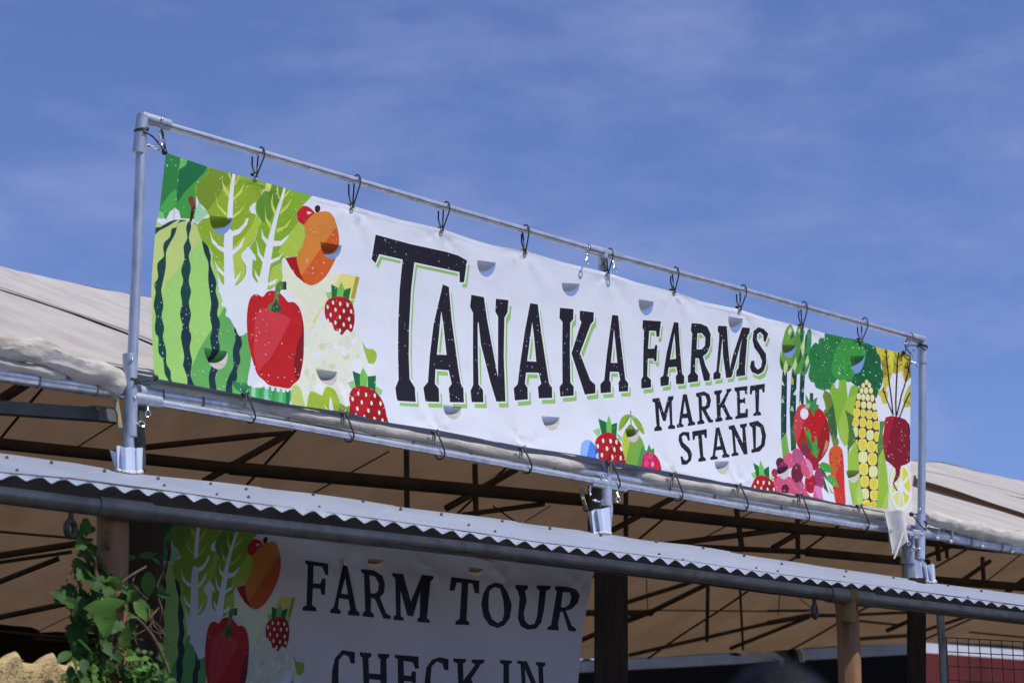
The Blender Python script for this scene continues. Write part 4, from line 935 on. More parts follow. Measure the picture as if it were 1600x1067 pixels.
MOON2 = [((576, 871), (602, 874), (586, 886)), ((731, 885), (757, 888), (742, 899))]
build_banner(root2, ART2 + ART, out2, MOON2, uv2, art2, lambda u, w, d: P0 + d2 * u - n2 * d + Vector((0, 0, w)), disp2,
             lambda du, dw: (n2 + d2 * du + Vector((0, 0, dw))).normalized(), .05, None, (40, 89), .58)  # last factor puts part of the awning's shade into vinyl and ink colour
# ------------------------------------------------------------------ ground
bm = bmesh.new()
S = 600
vs = [bm.verts.new(p) for p in ((-S, -S, 0), (S, -S, 0), (S, S, 0), (-S, S, 0))]
bm.faces.new(vs)
GROUND = mat('dark_asphalt_and_dirt', (0.062, 0.055, 0.045), 0.95, 0, (0.045, 0.04, 0.033), 1.2, bump=.6, bscale=12, spec=.1)
tag(link('ground', bm, GROUND, smooth=False), kind='structure')

# ------------------------------------------------------------------ sign frame of pipes
def P(x, y, Y=YS): return on_y(x, y, Y)
fr_ = empty('sign_frame', P(205, 738))
tag(fr_, 'tall galvanised pipe frame standing on the metal awning and holding the big banner', 'pipe frame')
def part(name, fill, m, parent, smooth=True):
    bm = bmesh.new(); fill(bm)
    return link(name, bm, m, parent, smooth)
part('post', lambda b: tube(b, dense([P(222.5, 184), P(213, 420), P(205, 610), P(201, 690), P(205, 737)], .1), .0265, 20), ZINC, fr_)
part('post', lambda b: tube(b, dense([P(943, 398), P(941, 412, YS + .085), P(944.5, 560, YS + .085), P(946.5, 730, YS + .085), P(948, 748, YS + .06), P(949, 770), P(951, 795), P(947, 836)], .1), .0265, 20), ZINC, fr_)
part('post', lambda b: tube(b, dense([P(1441, 535), P(1441, 640), P(1440, 760), P(1439, 835), P(1437, 907)], .1), .0265, 20), ZINC, fr_)
part('top_rail', lambda b: tube(b, dense([P(228, 186.5), P(480, 260), P(700, 325), P(943, 395), P(1200, 464), P(1441, 531)], .12), .0205, 18), GALV, fr_)
part('bottom_rail', lambda b: tube(b, dense([P(205, 622, YS - .01), P(450, 664, YS - .01), P(700, 709, YS - .01), P(950, 755, YS - .01), P(1190, 797, YS - .01), P(1437, 836, YS - .01)], .12), .0195, 18), GALV, fr_)
def fitting(cx, cy, legs, r=.0335):
    """slip fitting: one socket per leg (towards a pixel, length in metres)"""
    b = bmesh.new(); c = P(cx, cy)
    for (lx, ly, ln) in legs:
        d = (P(lx, ly) - c).normalized()
        tube(b, [c - d * .012, c + d * (ln - .006), c + d * ln, c + d * ln], [r, r, r - .001, r - .006], 22)
    ball(b, c, r * .99, 20)
    return link('pipe_fitting', b, ZINC if legs[0][2] > .14 else GALV, fr_)
def eyebolt(cx, cy, dx, dy, Y=YS - .02, R=.0125, turn=0.3):
    """thumb bolt with a ring: shank from (cx,cy) along the pixel offset (dx,dy)"""
    b = bmesh.new(); a = P(cx, cy, Y); e = P(cx + dx, cy + dy, Y - .012)
    d = (e - a).normalized()
    tube(b, [a - d * .015, e], .0052, 10)
    tube(b, [a - d * .004, a + d * .008], .0095, 6)
    ax = (Vector((math.sin(turn), -math.cos(turn), .1)))
    ring(b, e + d * R * 1.1, ax, R, .0043, 20, 8, 1.35, d)
    return link('eye_bolt', b, BRIGHT, fr_)
def boltcap(cx, cy, Y=YS - .035, r=.009):
    b = bmesh.new(); ball(b, P(cx, cy, Y), r, 12)
    return link('bolt_head', b, BRIGHT, fr_)
fitting(223, 184, [(216, 240, .20), (300, 207, .16)], .0325)
fitting(943, 395, [(900, 383, .13), (990, 409, .14), (943, 440, .04)], .0305)
fitting(1441, 532, [(1441, 620, .17), (1380, 514, .13)], .033)
fitting(205, 621, [(202, 560, .22), (203, 700, .20), (300, 638, .17)], .0335)
fitting(948, 757, [(948, 700, .06), (948, 800, .13), (900, 748, .13), (1000, 766, .15)], .031)
fitting(1438, 836, [(1438, 790, .14), (1437, 880, .17), (1390, 828, .1)], .034)
for a in ((248, 206, 3, 12), (232, 228, 9, 2), (917, 400, 0, 7), (958, 411, 2, 7), (231, 634, 0, 9), (208, 661, 9, 1), (922, 763, 0, 5), (964, 771, 1, 6), (929, 782, 9, 2), (1427, 548, -2, 6), (1424, 566, 5, 2), (1431, 833, -7, 4), (1418, 846, 1, 1), (1432, 857, -4, 1)):
    eyebolt(*a, turn=random.uniform(-.7, .7))
for a in ((206, 562), (253, 187), (920, 387), (942, 744), (1413, 537), (1441, 792), (1437, 796), (1440, 834), (1436, 857), (211, 622)):
    boltcap(*a)

# ------------------------------------------------------------------ bungee loops
rr_t = random.Random(2)
def tie(name, grom, over, low=False, label=None, group=None):
    """rubber loop with a ball: from the banner eyelet round the rail"""
    e = empty(name, P(*grom))
    G = P(*grom, YS - .012)
    px_, py_ = over
    c = P(px_, py_)
    b = bmesh.new()
    if not low:
        k_ = rr_t.uniform(-1.5, 1.5)
        arc = spline([P(px_ - 5 + k_, py_ + 5, YS + .032), P(px_ - 4 + k_, py_ - 5, YS + .028), P(px_ - 1 + k_, py_ - 9.5, YS + .008), P(px_ + 3 + k_, py_ - 8, YS - .016), P(px_ + 5 + k_, py_ - 2, YS - .032), P(px_ + 4.5 + k_, py_ + 5, YS - .034)], 5)
        tube(b, dense([G] + arc + [G], .03), .0045, 8)
        s2 = [P(grom[0] - 1, grom[1] - 1, YS + .012), P(grom[0] - 6, (py_ + grom[1]) / 2, YS + .03), P(grom[0] - 6, py_ + 5, YS + .034)]
        tube(b, dense(s2, .03), .0045, 8)
        bp = P(grom[0] - 5, grom[1] - 4, YS + .012)
    else:
        yb = py_
        mid = [G, P(grom[0] + 3, grom[1] + 8, YS - .03), P(grom[0] + 9, yb - 9, YS - .042), P(grom[0] + 12, yb + 2, YS - .04), P(grom[0] + 8, yb + 10, YS - .015), P(grom[0], yb + 10, YS + .05), P(grom[0] - 6, yb - 4, YS + .24), P(grom[0] - 4, yb - 22, YS + .1), G]
        tube(b, spline(mid, 6), .0046, 8)
        for dx in (-6, -2.5):
            tube(b, [P(grom[0] + dx, grom[1] + 2, YS - .008), P(grom[0] + dx - .5, yb - 12, YS - .03)], .0045, 8)
        bp = P(grom[0] - 7, grom[1] + 1, YS - .016)
    link('rubber_loop', b, RUBBER, e)
    b = bmesh.new(); ball(b, bp, .0135, 14)
    for v in b.verts: v.co.z = bp.z + (v.co.z - bp.z) * .72
    link('ball', b, RUBBER, e)
    b = bmesh.new(); ring(b, P(*grom, YS - .006), (0, 1, 0), .012, .003, 16, 6)
    link('eyelet', b, TARN, e)
    tag(e, label, 'bungee tie', group)
    return e
TG = 'bungee loops along the top rail of the banner frame'
names_top = ['above the pale stalks of the two cabbages', 'right of the red and orange fruit', 'above the bar of the big T', 'between the T and the N', 'beside the middle pipe fitting', 'above the last A before FARMS', 'above the S of FARMS', 'above the asparagus tips', 'above the broccoli crown']
names_top = ['black bungee loop on the top rail above the pale cabbage stalks', 'black bungee loop on the top rail right of the orange apricot', 'black bungee loop on the top rail above the bar of the T',
             'black bungee loop on the top rail above the letter N', 'black bungee loop on the top rail against the middle pipe fitting', 'black bungee loop on the top rail above the F of FARMS',
             'black bungee loop on the top rail above the M of FARMS', 'black bungee loop on the top rail above the asparagus', 'black bungee loop on the top rail above the broccoli']
overs = [(407, 240), (557, 283), (699, 325), (823, 361), (952, 398), (1055, 427), (1161, 455), (1257, 481), (1351, 506)]
groms = [(400, 277), (551, 325), (691, 361), (821, 396), (950, 428), (1054, 457), (1157, 484), (1254, 512), (1346, 534)]
for n_, o_, g_ in zip(names_top, overs, groms): tie('bungee_tie', g_, o_, False, n_, TG)
BG = 'bungee loops along the bottom rail of the banner frame'
names_bot = ['black bungee loop on the bottom rail below the watermelon and pea pods', 'black bungee loop on the bottom rail below the cauliflower', 'black bungee loop on the bottom rail below the first A',
             'black bungee loop on the bottom rail below the gap between N and A', 'black bungee loop behind the middle post below the small strawberry', 'black bungee loop on the bottom rail below the S of STAND',
             'black bungee loop on the bottom rail left of the smallest strawberry', 'black bungee loop on the bottom rail below the pink radishes', 'black bungee loop on the bottom rail below the corn cob']
for n_, g_, yb in zip(names_bot, [(387, 615), (541, 645), (683, 674), (819, 699), (957, 722), (1055, 739), (1157, 757), (1253, 772), (1346, 789)], [649, 679, 706, 728, 754, 771, 787, 805, 818]):
    tie('bungee_tie', g_, (g_[0], yb), True, n_, BG)
def rope(label, strands, knot, wraps):
    e = empty('corner_rope', P(*knot))
    b = bmesh.new()
    for s in strands: tube(b, spline([P(x, y, YS + dy) for x, y, dy in s], 5), .0045, 8)
    for (x, y, tilt) in wraps:
        c = P(x, y)
        for k in (0, .007):
            ring(b, c + Vector((0, 0, k)), (tilt, 0, 1), .036, .0042, 24, 6)
    link('cord', b, RUBBER, e)
    b = bmesh.new(); ball(b, P(*knot, YS - .015), .016, 12)
    link('knot', b, RUBBER, e)
    tag(e, label, 'rope', 'ropes at the banner corners')
rope('dark cord tying the top left banner corner to the left post', [[(258, 239, -.02), (240, 215, -.03), (224, 206, -.04)], [(258, 239, -.02), (255, 218, -.02), (252, 202, -.03)], [(259, 238, -.02), (257, 222, -.01), (254, 206, .02)]], (257, 238), [(221, 205, -.25)])
rope('dark cord tying the bottom left banner corner to the left post', [[(244, 590, -.02), (230, 594, -.03), (212, 596, -.045)], [(242, 591, -.02), (228, 600, -.03), (210, 598, -.045)]], (243, 590), [(206, 596, .05)])
rope('dark cord tying the top right banner corner to the right post', [[(1423, 553, -.02), (1414, 540, -.02), (1418, 528, -.03)], [(1412, 551, -.02), (1420, 538, -.03), (1425, 526, -.02)], [(1414, 540, -.02), (1432, 540, -.04), (1447, 547, -.03)]], (1412, 551), [(1441, 543, .2)])
rope('dark cord running from the bottom right banner corner to the right post', [[(1424, 803, -.02), (1432, 812, -.03), (1440, 822, -.045), (1447, 828, -.03)], [(1424, 802, -.02), (1431, 803, -.03), (1438, 800, -.04)]], (1424, 803), [(1440, 818, .35)])

# ------------------------------------------------------------------ metal awning with crimped edge
aw = empty('metal_awning', P(205, 738))
tag(aw, 'long bluish galvanised metal awning with a zigzag crimped front edge below the banner', 'awning')
YF, YB = YS - 1.2, YS + .02
EDGE = [(-400, 697), (-60, 740), (0, 748), (109, 757), (258, 776), (392, 795), (576, 818), (745, 841), (824, 853), (1073, 884), (1205, 903), (1375, 923), (1532, 944), (1660, 961), (2200, 1032)]
BACK = [(-400, 658), (-60, 702), (0, 710), (120, 724), (205, 739), (480, 770), (720, 804), (945, 834), (1073, 851), (1200, 872), (1440, 908), (1600, 929), (1660, 937), (2200, 1007)]
def interp(tab, Y, X):
    pts = [on_y(x, y, Y) for x, y in tab]
    xs = [p.x for p in pts]; zs = [p.z for p in pts]
    return float(np.interp(X, xs, zs))
bm = bmesh.new()
NX, NS = 3300, 15
X0, X1 = 3.2, 16.4
per = .119
ss = [0, .006, .015, .03, .05, .08, .12, .18, .26, .36, .48, .6, .72, .86, 1.0]
grid_ = []
for i in range(NX + 1):
    t = i / NX
    Xf = X0 + (X1 - X0) * t
    Xb = Xf + 1.05 + .45 * t
    ph_ = Xf / per + .3
    tri = 2 * abs((ph_ % 1) * 2 - 1) - 1
    wv = .72 * tri + .28 * math.sin(math.pi * (tri / 2))
    am_ = .014 * (1 + .36 * noise.noise(Vector((math.floor(ph_) * 3.1, .5, .2))))
    zf, zb = interp(EDGE, YF, Xf) + .012, interp(BACK, YB, Xb)
    zf += .009 * noise.noise(Vector((Xf * 2, 3, 0)))
    zb += .008 * noise.noise(Vector((Xb * 1.6, 7, 0)))
    sid = math.floor((Xf + .3) / .86)
    zb += .006 * noise.noise(Vector((sid * 3.7, 1, 4))) + .003 * (((Xf + .3) / .86) % 1)
    zf += .005 * noise.noise(Vector((sid * 5.3, 8, 2)))
    row = []
    for s in ss:
        z = zf + (zb - zf) * s + wv * am_ * math.exp(-s / .045) - .03 * (1 - s) * s * 1.2 + .012 * math.sin(math.pi * s)
        row.append(bm.verts.new((Xf + (Xb - Xf) * s, YF + (YB - YF) * s, z)))
    grid_.append(row)
for i in range(NX):
    for j in range(NS - 1):
        bm.faces.new((grid_[i][j], grid_[i][j + 1], grid_[i + 1][j + 1], grid_[i + 1][j]))
geom = bmesh.ops.solidify(bm, geom=bm.faces[:], thickness=.002)
sheet = link('crimped_sheet', bm, SHEET, aw)
def on_awn(x, y):
    """point of the awning's top surface seen at a pixel"""
    best = None
    for s in (i / 60 for i in range(61)):
        Y = YF + (YB - YF) * s
        p = on_y(x, y, Y)
        t = (p.x - 1.05 * s - X0) / ((X1 - X0) + .45 * s)
        Xf = X0 + (X1 - X0) * t; Xb = Xf + 1.05 + .45 * t
        z = interp(EDGE, YF, Xf) * (1 - s) + interp(BACK, YB, Xb) * s + .012
        if best is None or abs(z - p.z) < best[0]: best = (abs(z - p.z), p)
    return best[1]
rr = random.Random(3)
scr = []
for x in range(20, 1600, 76):
    yb_ = float(np.interp(x, [p[0] for p in BACK], [p[1] for p in BACK])); ye = float(np.interp(x, [p[0] for p in EDGE], [p[1] for p in EDGE]))
    scr.append((x + rr.uniform(-18, 18), yb_ + rr.uniform(1.5, 4)))
    if rr.random() < .75: scr.append((x + rr.uniform(-30, 30), yb_ + (ye - yb_) * rr.uniform(.45, .72)))
for x, y in scr:
    bm = bmesh.new()
    p = on_awn(x, y)
    tube(bm, [p + Vector((0, .0, -.008)), p + Vector((0, -.003, .008)), p + Vector((0, -.003, .009))], [.0055, .0055, .003], 8)
    tube(bm, [p + Vector((0, .0, -.008)), p + Vector((0, -.001, .003))], .0085, 10)
    link('screw', bm, SCREW, aw)
b = bmesh.new()
ed = [on_y(x, y, YS - 1.02) for x, y in EDGE]
for a, c in zip(ed, ed[1:]): bar(b, a - Vector((0, 0, .03)), c - Vector((0, 0, .03)), .05, .11)
link('edge_batten', b, BATTEN, aw, False)
b = bmesh.new()
dz = Vector((0, 0, .085))
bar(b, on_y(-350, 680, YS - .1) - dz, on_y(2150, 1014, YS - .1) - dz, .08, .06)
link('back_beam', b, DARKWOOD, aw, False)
# the pipe that carries the awning's front edge
def PF(x, y): return on_y(x, y, YS - 1.01)
pipe_px = [(-400, 720), (-60, 764), (0, 771), (125, 787), (350, 813), (725, 855), (1100, 901), (1375, 938), (1600, 965), (1660, 972), (2200, 1041)]
part('front_pipe', lambda b: tube(b, dense([PF(*p) for p in pipe_px], .2), .043, 22), TARN, aw)
for a, c in (((150, 789), (232, 799)), ((1293, 927), (1360, 936))):
    part('pipe_sleeve', lambda b: tube(b, [PF(*a), PF(*c)], .049, 22), TARN, aw)
for x, y in ((112, 788), (1272, 926)):
    def f(b):
        c = PF(x, y)
        tube(b, [c, c - Vector((0, 0, .075))], .012, 10)
        ring(b, c - Vector((0, 0, .105)), (.5, -1, 0), .033, .014, 22, 10)
    part('ring_bolt', f, DARKSTEEL, aw)

# metal flashings round the three post feet
def flash(label, tops, bots, ys, Y0=YS - .05):
    b = bmesh.new()
    T_ = [P(x, y, Y0 + d) for (x, y), d in zip(tops, ys)]
    B_ = [P(x, y, Y0 + d) for (x, y), d in zip(bots, ys)]
    n = 8
    rows = []
    for t, q in zip(T_, B_): rows.append([b.verts.new(t.lerp(q, k / n)) for k in range(n + 1)])
    for i in range(len(rows) - 1):
        for k in range(n): b.faces.new((rows[i][k], rows[i][k + 1], rows[i + 1][k + 1], rows[i + 1][k]))
    e = empty('metal_flashing', B_[len(B_) // 2])
    link('folded_sheet', b, SHEET, e, smooth=False)
    b = bmesh.new()
    rr = random.Random(int(tops[0][0]))
    path = dense([P(x, y - 1, Y0 + d - .012) for (x, y), d in zip(bots, ys)], .008)
    tube(b, path, [.006 + .0075 * abs(noise.noise(q * 40)) for q in path], 10)
    for v in b.verts: v.co += Vector((noise.noise(v.co * 60), noise.noise(v.co * 60 + Vector((5, 0, 0))), noise.noise(v.co * 60 + Vector((0, 9, 0))))) * .004
    link('sealant_bead', b, PLAST, e)
    tag(e, label, 'flashing', 'bent metal flashings at the feet of the sign posts')
flash('bent metal flashing round the foot of the left sign post', [(171, 702), (181, 706), (182.5, 696), (188, 696.5), (196, 699), (205, 698), (211, 700), (214, 699.5), (223, 699.5)], [(180, 735), (183, 736), (184, 735), (188, 737), (197, 738), (206, 739), (212, 739), (216, 739), (222, 738)], [.06, .03, -.02, 0, -.045, -.045, -.005, -.02, .0])
flash('bent metal flashing round the foot of the middle sign post', [(917.5, 799), (924, 798), (930, 795), (933, 795), (939, 795), (942, 794), (952, 792)], [(925, 834), (928, 835), (936, 833), (939, 833), (944, 833), (947, 833), (955.5, 834)], [.05, -.02, .0, -.035, -.045, -.01, -.02])
flash('bent metal flashing round the foot of the right sign post', [(1428.5, 873), (1438, 877), (1440, 881), (1446, 878), (1448, 883), (1456, 880), (1460, 882)], [(1431, 903), (1442, 908), (1444, 910), (1450, 908), (1453, 911), (1458, 910), (1462, 909)], [-.01, -.04, .01, -.045, .005, -.04, .01])

# ------------------------------------------------------------------ timber posts
def timber(name, label, cat, group, pts, r, m, sq=False, seed=0):
    """pts: world points from the top down; the foot is carried on to the ground"""
    e = empty(name, (pts[-1].x, pts[-1].y, 0))
    b = bmesh.new()
    pp = dense(pts + [Vector((pts[-1].x, pts[-1].y, -.05))], .07)
    if sq:
        tube(b, pp, r * 1.35, 4)
        bmesh.ops.bevel(b, geom=[q for q in b.edges if abs((q.verts[0].co - q.verts[1].co).normalized().z) > .9], offset=.012, segments=2, affect='EDGES')
    else:
        tube(b, pp, r, 22)
        for v in b.verts:
            n_ = noise.noise(Vector((v.co.x * 9 + seed, v.co.y * 9, v.co.z * 1.6))) * .016 + noise.noise(v.co * 22) * .004
            d = Vector((v.co.x - pp[0].x, v.co.y - pp[0].y, 0))
            if d.length: v.co += d.normalized() * n_
    link('shaft', b, m, e)
    tag(e, label, cat, group)
    return e
YP = YS - .92
def PP(x, y): return on_y(x, y, YP)
pl = timber('timber_post', 'round brown timber post wrapped in a leafy vine at the left', 'post', 'timber posts of the awning', [PP(176, 776), PP(176, 900), PP(177, 1060)], .07, POST, seed=1)
part('yellow_strap', lambda b: tube(b, [PP(173, 782) + Vector((0, 0, .03)), PP(173, 800)], .078, 18), STRAP, pl)
pr = timber('timber_post', 'round brown timber post in front of the open barn at the right', 'post', 'timber posts of the awning', [PP(1320, 924), PP(1323, 950), PP(1325, 1000), PP(1327, 1062)], .066, POST, seed=4)
def strapf(b):
    c = PF(1326, 932)
    tube(b, [c + Vector((-.035, 0, 0)), c + Vector((.035, 0, .006))], .052, 20)
    tube(b, [c + Vector((0, .0, -.02)), c + Vector((0, .02, -.14))], .045, 12)
part('yellow_strap', strapf, STRAP, pr)
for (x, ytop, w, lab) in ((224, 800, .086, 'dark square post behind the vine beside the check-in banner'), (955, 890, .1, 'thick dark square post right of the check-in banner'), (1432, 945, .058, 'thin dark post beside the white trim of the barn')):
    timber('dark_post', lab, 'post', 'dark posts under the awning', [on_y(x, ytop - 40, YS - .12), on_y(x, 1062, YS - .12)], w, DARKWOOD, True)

# plain steel pole and wire grid at the lower right
mp_ = timber('steel_pole', 'slim grey steel pole at the left edge of the wire grid', 'pole', None, [on_y(1468, 945, YS - .3), on_y(1471, 1000, YS - .3), on_y(1474, 1064, YS - .3)], .024, TARN)
e = empty('wire_grid', on_y(1540, 1066, YS + .1))
b = bmesh.new()
ga, gb = on_y(1478, 995, YS - .28), None
gd = Vector((math.cos(math.radians(-22)), math.sin(math.radians(-22)), 0))
for k in range(13):
    q = ga + gd * (.083 * k)
    tube(b, [q, q - Vector((0, 0, 1.4))], .0036, 6)
for k in range(16):
    q = ga - Vector((0, 0, .002 + .092 * k))
    tube(b, [q - gd * .01, q + gd * 1.02], .0036, 6)
link('welded_wires', b, DARKSTEEL, e)
b = bmesh.new()
bar(b, ga - gd * .004, ga - gd * .004 - Vector((0, 0, 1.4)), .016, .012)
link('edge_bar', b, DARKSTEEL, e)
tag(e, 'black welded wire grid panel at the lower right in front of the red barn', 'wire panel')

# ------------------------------------------------------------------ the big canvas tent
tent = empty('canvas_tent', on_y(700, 700, YS + 3))
tag(tent, 'large beige canvas tent with brown shaded underside and steel frame behind the sign', 'tent')
YE, YR, YFAR = YS + .1, YS + 4.1, YS + 7.9
EAVE = [(-400, 526), (-60, 573), (0, 581), (190, 610), (245, 618.5), (498, 657), (700, 700), (953, 747), (1189, 789), (1357, 813), (1450, 835), (1600, 858), (1660, 867), (2200, 955)]
RIDGE = [(-60, 402), (0, 416), (180, 455), (240, 466), (1430, 720), (1474, 722), (1500, 728.5), (1530, 737), (1600, 752), (1660, 764)]
def ztab(tab, Y):
    pts = [on_y(x, y, Y) for x, y in tab]
    return [p.x for p in pts], [p.z for p in pts]
ex, ez = ztab(EAVE, YE); rx_, rz = ztab(RIDGE, YR)
def zeave(X): return float(np.interp(X, ex, ez))
def zridge(X): return float(np.interp(X, rx_, rz))
TX0, TX1 = 2.0, 24.0
def roof_pt(X, s):
    """near slope, s = 0 at the eave pipe, 1 at the ridge"""
    z = zeave(X) + .045 + (zridge(X) - zeave(X) - .045) * s
    z += -.05 * math.sin(math.pi * s) * (.6 + .4 * math.cos(X * 2.2)) + .02 * noise.noise(Vector((X * .8, s * 5, 2))) + .006 * noise.noise(Vector((X * 5, s * 8, 1)))
    return Vector((X, YE + (YR - YE) * s, z))
bm = bmesh.new()
rows = []
nx, ny = 240, 26
for i in range(nx + 1):
    X = TX0 + (TX1 - TX0) * i / nx
    rows.append([bm.verts.new(roof_pt(X, j / ny)) for j in range(ny + 1)])
for i in range(nx):
    for j in range(ny): bm.faces.new((rows[i][j], rows[i + 1][j], rows[i + 1][j + 1], rows[i][j + 1]))
link('canvas_slope', bm, CANVAS, tent)
bm = bmesh.new()
rows = []
fx_, fz_ = ztab([(-60, 985), (0, 990), (150, 1003), (900, 1031), (1000, 1026), (1280, 1012), (1420, 1003), (1520, 1004), (1660, 1013)], YFAR)
def zfar(X): return float(np.interp(X, fx_, fz_))
def far_pt(X, s):
    z = zridge(X) * (1 - s) + zfar(X) * s - .05 * math.sin(math.pi * s) * (.7 + .3 * math.cos(X * 2.4)) + .03 * noise.noise(Vector((X * .7, s * 4, 12)))
    return Vector((X, YR + (YFAR - YR) * s, z))
for i in range(121):
    X = TX0 + (32 - TX0) * i / 120
    rows.append([bm.verts.new(far_pt(X, j / 20)) for j in range(21)])
for i in range(120):
    for j in range(20): bm.faces.new((rows[i][j], rows[i + 1][j], rows[i + 1][j + 1], rows[i][j + 1]))
link('canvas_slope', bm, CANVASSHADE, tent)
# seams and lapped panels on the near slope
pn_a, pn_b = roof_pt(8, 0), roof_pt(8, 1)
pn = Vector((0, -(pn_b.z - pn_a.z), pn_b.y - pn_a.y)).normalized()
def on_roof(x, y, lift=0.0):
    best = None
    for k in range(241):
        s = -.06 + 1.16 * k / 240
        Y = YE + (YR - YE) * s
        p = on_y(x, y, Y)
        z = zeave(p.x) + .045 + (zridge(p.x) - zeave(p.x) - .045) * s - .05 * math.sin(math.pi * max(0, min(1, s)))
        if best is None or abs(z - p.z) < best[0]: best = (abs(z - p.z), p)
    return best[1] + pn * lift
def lap(pts, lift, name='canvas_lap', m=None, rise=0.0):
    b = bmesh.new()
    vs_ = [on_roof(x, y, lift) for x, y in pts]
    top_ = [b.verts.new(v) for v in vs_]
    b.faces.new(top_)
    bmesh.ops.triangulate(b, faces=b.faces[:])
    bmesh.ops.subdivide_edges(b, edges=b.edges[:], cuts=5, use_grid_fill=True)
    for v in b.verts: v.co += pn * (.012 * noise.noise(v.co * 2.2))
    return link(name, b, m or CANVAS, tent)
lap([(-40, 449), (0, 463), (90, 494), (195, 532), (245, 551), (245, 548), (195, 529), (90, 491.5), (0, 460.5), (-40, 446.0)], .05, 'canvas_seam', SEAM)
lap([(1436, 741), (1500, 756), (1600, 782), (1660, 797), (1660, 795.6), (1600, 780.6), (1500, 754.6), (1436, 739.6)], .045, 'canvas_seam', SEAM)
lap([(1427, 763), (1500, 786), (1560, 805), (1615, 822), (1660, 836), (1660, 812), (1600, 795), (1510, 770), (1427, 748)], .085)
tube_px = lambda tab, Y: [on_y(t[0], t[1], t[2] if len(t) > 2 else Y) for t in tab]
def rollpart(tab, Y, r, wob, seed):
    b = bmesh.new()
    pts = spline(tube_px(tab, Y), 10)
    pts2 = dense(pts, .02)
    n_ = len(pts2)
    rs = [r * (1 + .2 * noise.noise(p * 5 + Vector((seed, 0, 0)))) * min(1, .45 + .25 * min(i, n_ - 1 - i)) for i, p in enumerate(pts2)]
    tube(b, pts2, rs, 34)
    for v in b.verts:
        q = Vector((v.co.x * 3.2 + v.co.z * 5 + seed, v.co.y * 13, v.co.z * 15 - v.co.x * 2.4))
        crease = 1 - 2.2 * abs(noise.noise(q)) + .5 * (1 - 2.2 * abs(noise.noise(q * 2.3 + Vector((4, 1, 7)))))
        d = Vector((0, -.75, .4))
        v.co += d * (crease * wob * .55) + Vector((0, noise.noise(v.co * 7), noise.noise(v.co * 7 + Vector((3, 3, 3))))) * wob * .8
    return link('rolled_canvas_edge', b, ROLL, tent)
rollpart([(-400, 470), (-60, 530), (0, 543), (50, 552), (85, 562), (125, 577), (165, 592), (192, 602)], YE - .05, .062, .03, 1)
rollpart([(-60, 560), (0, 570), (40, 577), (100, 590)], YE - .05, .028, .014, 2)
M_ = YS + .045
rollpart([(232, 603, YS + .075), (330, 622, YS + .075), (430, 641, YS + .06), (600, 673, M_), (760, 704, M_), (885, 726, M_), (925, 732.5, YS + .11), (953, 737.5, YS + .13), (985, 742, YS + .11), (1020, 748, M_), (1150, 770, M_), (1300, 793, M_), (1388, 808, M_)], M_, .033, .007, 3)
rollpart([(1446, 810), (1475, 816), (1500, 823), (1545, 834), (1600, 844), (1660, 853), (2200, 941)], YE - .04, .055, .022, 4)
for tab in ([(-400, 530), (-60, 577), (0, 585), (95, 599), (190, 613)], [(215, 612), (245, 617.5), (498, 656), (700, 699), (953, 746), (1189, 788), (1357, 813), (1440, 832)], [(1440, 833), (1470, 837), (1530, 849), (1600, 859), (1660, 868), (2200, 956)]):
    part('eave_pipe', lambda b: tube(b, dense(tube_px(tab, YE - .02), .2), .0375 if tab[0][0] < 1400 else .036, 20), GALV if tab[0][0] < 1400 else ZINC, tent)
for x, y in ((57, 592), (147, 605), (250, 618), (312, 629), (444, 652), (580, 676), (640, 688), (730, 706), (860, 731), (1040, 763), (1110, 776), (1214, 795), (1480, 839), (1512, 846), (1560, 853)):
    def f(b):
        c = on_y(x, y, YE - .02)
        ring(b, c, (1, 0, .12), .042, .0042, 24, 6)
    part('pipe_clip', f, TARN, tent)
# corner legs of the tent
for (x, yt, yb_, r, mm) in ((212, 606, 735, .05, DARKSTEEL), (929, 748, 838, .041, DARKSTEEL), (1420, 822, 920, .052, ZINC)):
    def f(b):
        a = on_y(x, yt, YE + .04); c = on_y(x + (2 if x > 1000 else 0), yb_, YE + .04)
        tube(b, dense([a, c], .3), r, 20)
    part('tent_leg', f, DARKSTEEL if x < 1400 else ZINC, tent)
def f(b):
    a = on_y(1420, 875, YE + .04); tube(b, [a, a - Vector((0, 0, .03))], .06, 20)
part('leg_collar', f, ZINC, tent)
for pts in ([(181, 625), (185, 648), (189, 678)], [(908, 762), (911, 780), (917, 797)], [(1405, 842), (1408, 862), (1411, 880)]):
    def f(b):
        for a, c in zip(pts, pts[1:]):
            bar(b, on_y(*a, YS + .12), on_y(*c, YS + .12), .025, .008)
    part('webbing_strap', f, STRAPPALE, tent, False)
# trusses: a line of frames turned a little away from the sign
T0 = on_y(800, 767, YS + 2.6)
td = Vector((math.cos(math.radians(-15.5)), math.sin(math.radians(-15.5)), 0))
tn = Vector((td.y, -td.x, 0))
def TP(x, y): return on_plane(x, y, T0, tn)
def FP(x, y):
    """point just under the far slope"""
    best = None
    for k in range(121):
        s = .02 + .97 * k / 120
        p = on_y(x, y, YR + (YFAR - YR) * s)
        z = zridge(p.x) * (1 - s) + zfar(p.x) * s - .12
        if best is None or abs(z - p.z) < best[0]: best = (abs(z - p.z), p)
    return best[1]
def members(name, fn, segs, m):
    for s in segs:
        a, c, w = s
        pa, pc = fn(*a), fn(*c)
        dm = (pa - CAM).dot(FWD) * .5 + (pc - CAM).dot(FWD) * .5
        b = bmesh.new()
        tube(b, dense([pa, pc], 1.0), w * dm / FPX / 2, 12)
        link(name, b, m, tent)
members('truss_chord', TP, [((-60, 687), (360, 731), 19), ((360, 731), (915, 781), 21), ((915, 790), (1260, 827), 18), ((1260, 827), (1660, 866), 15)], DARKSTEEL)
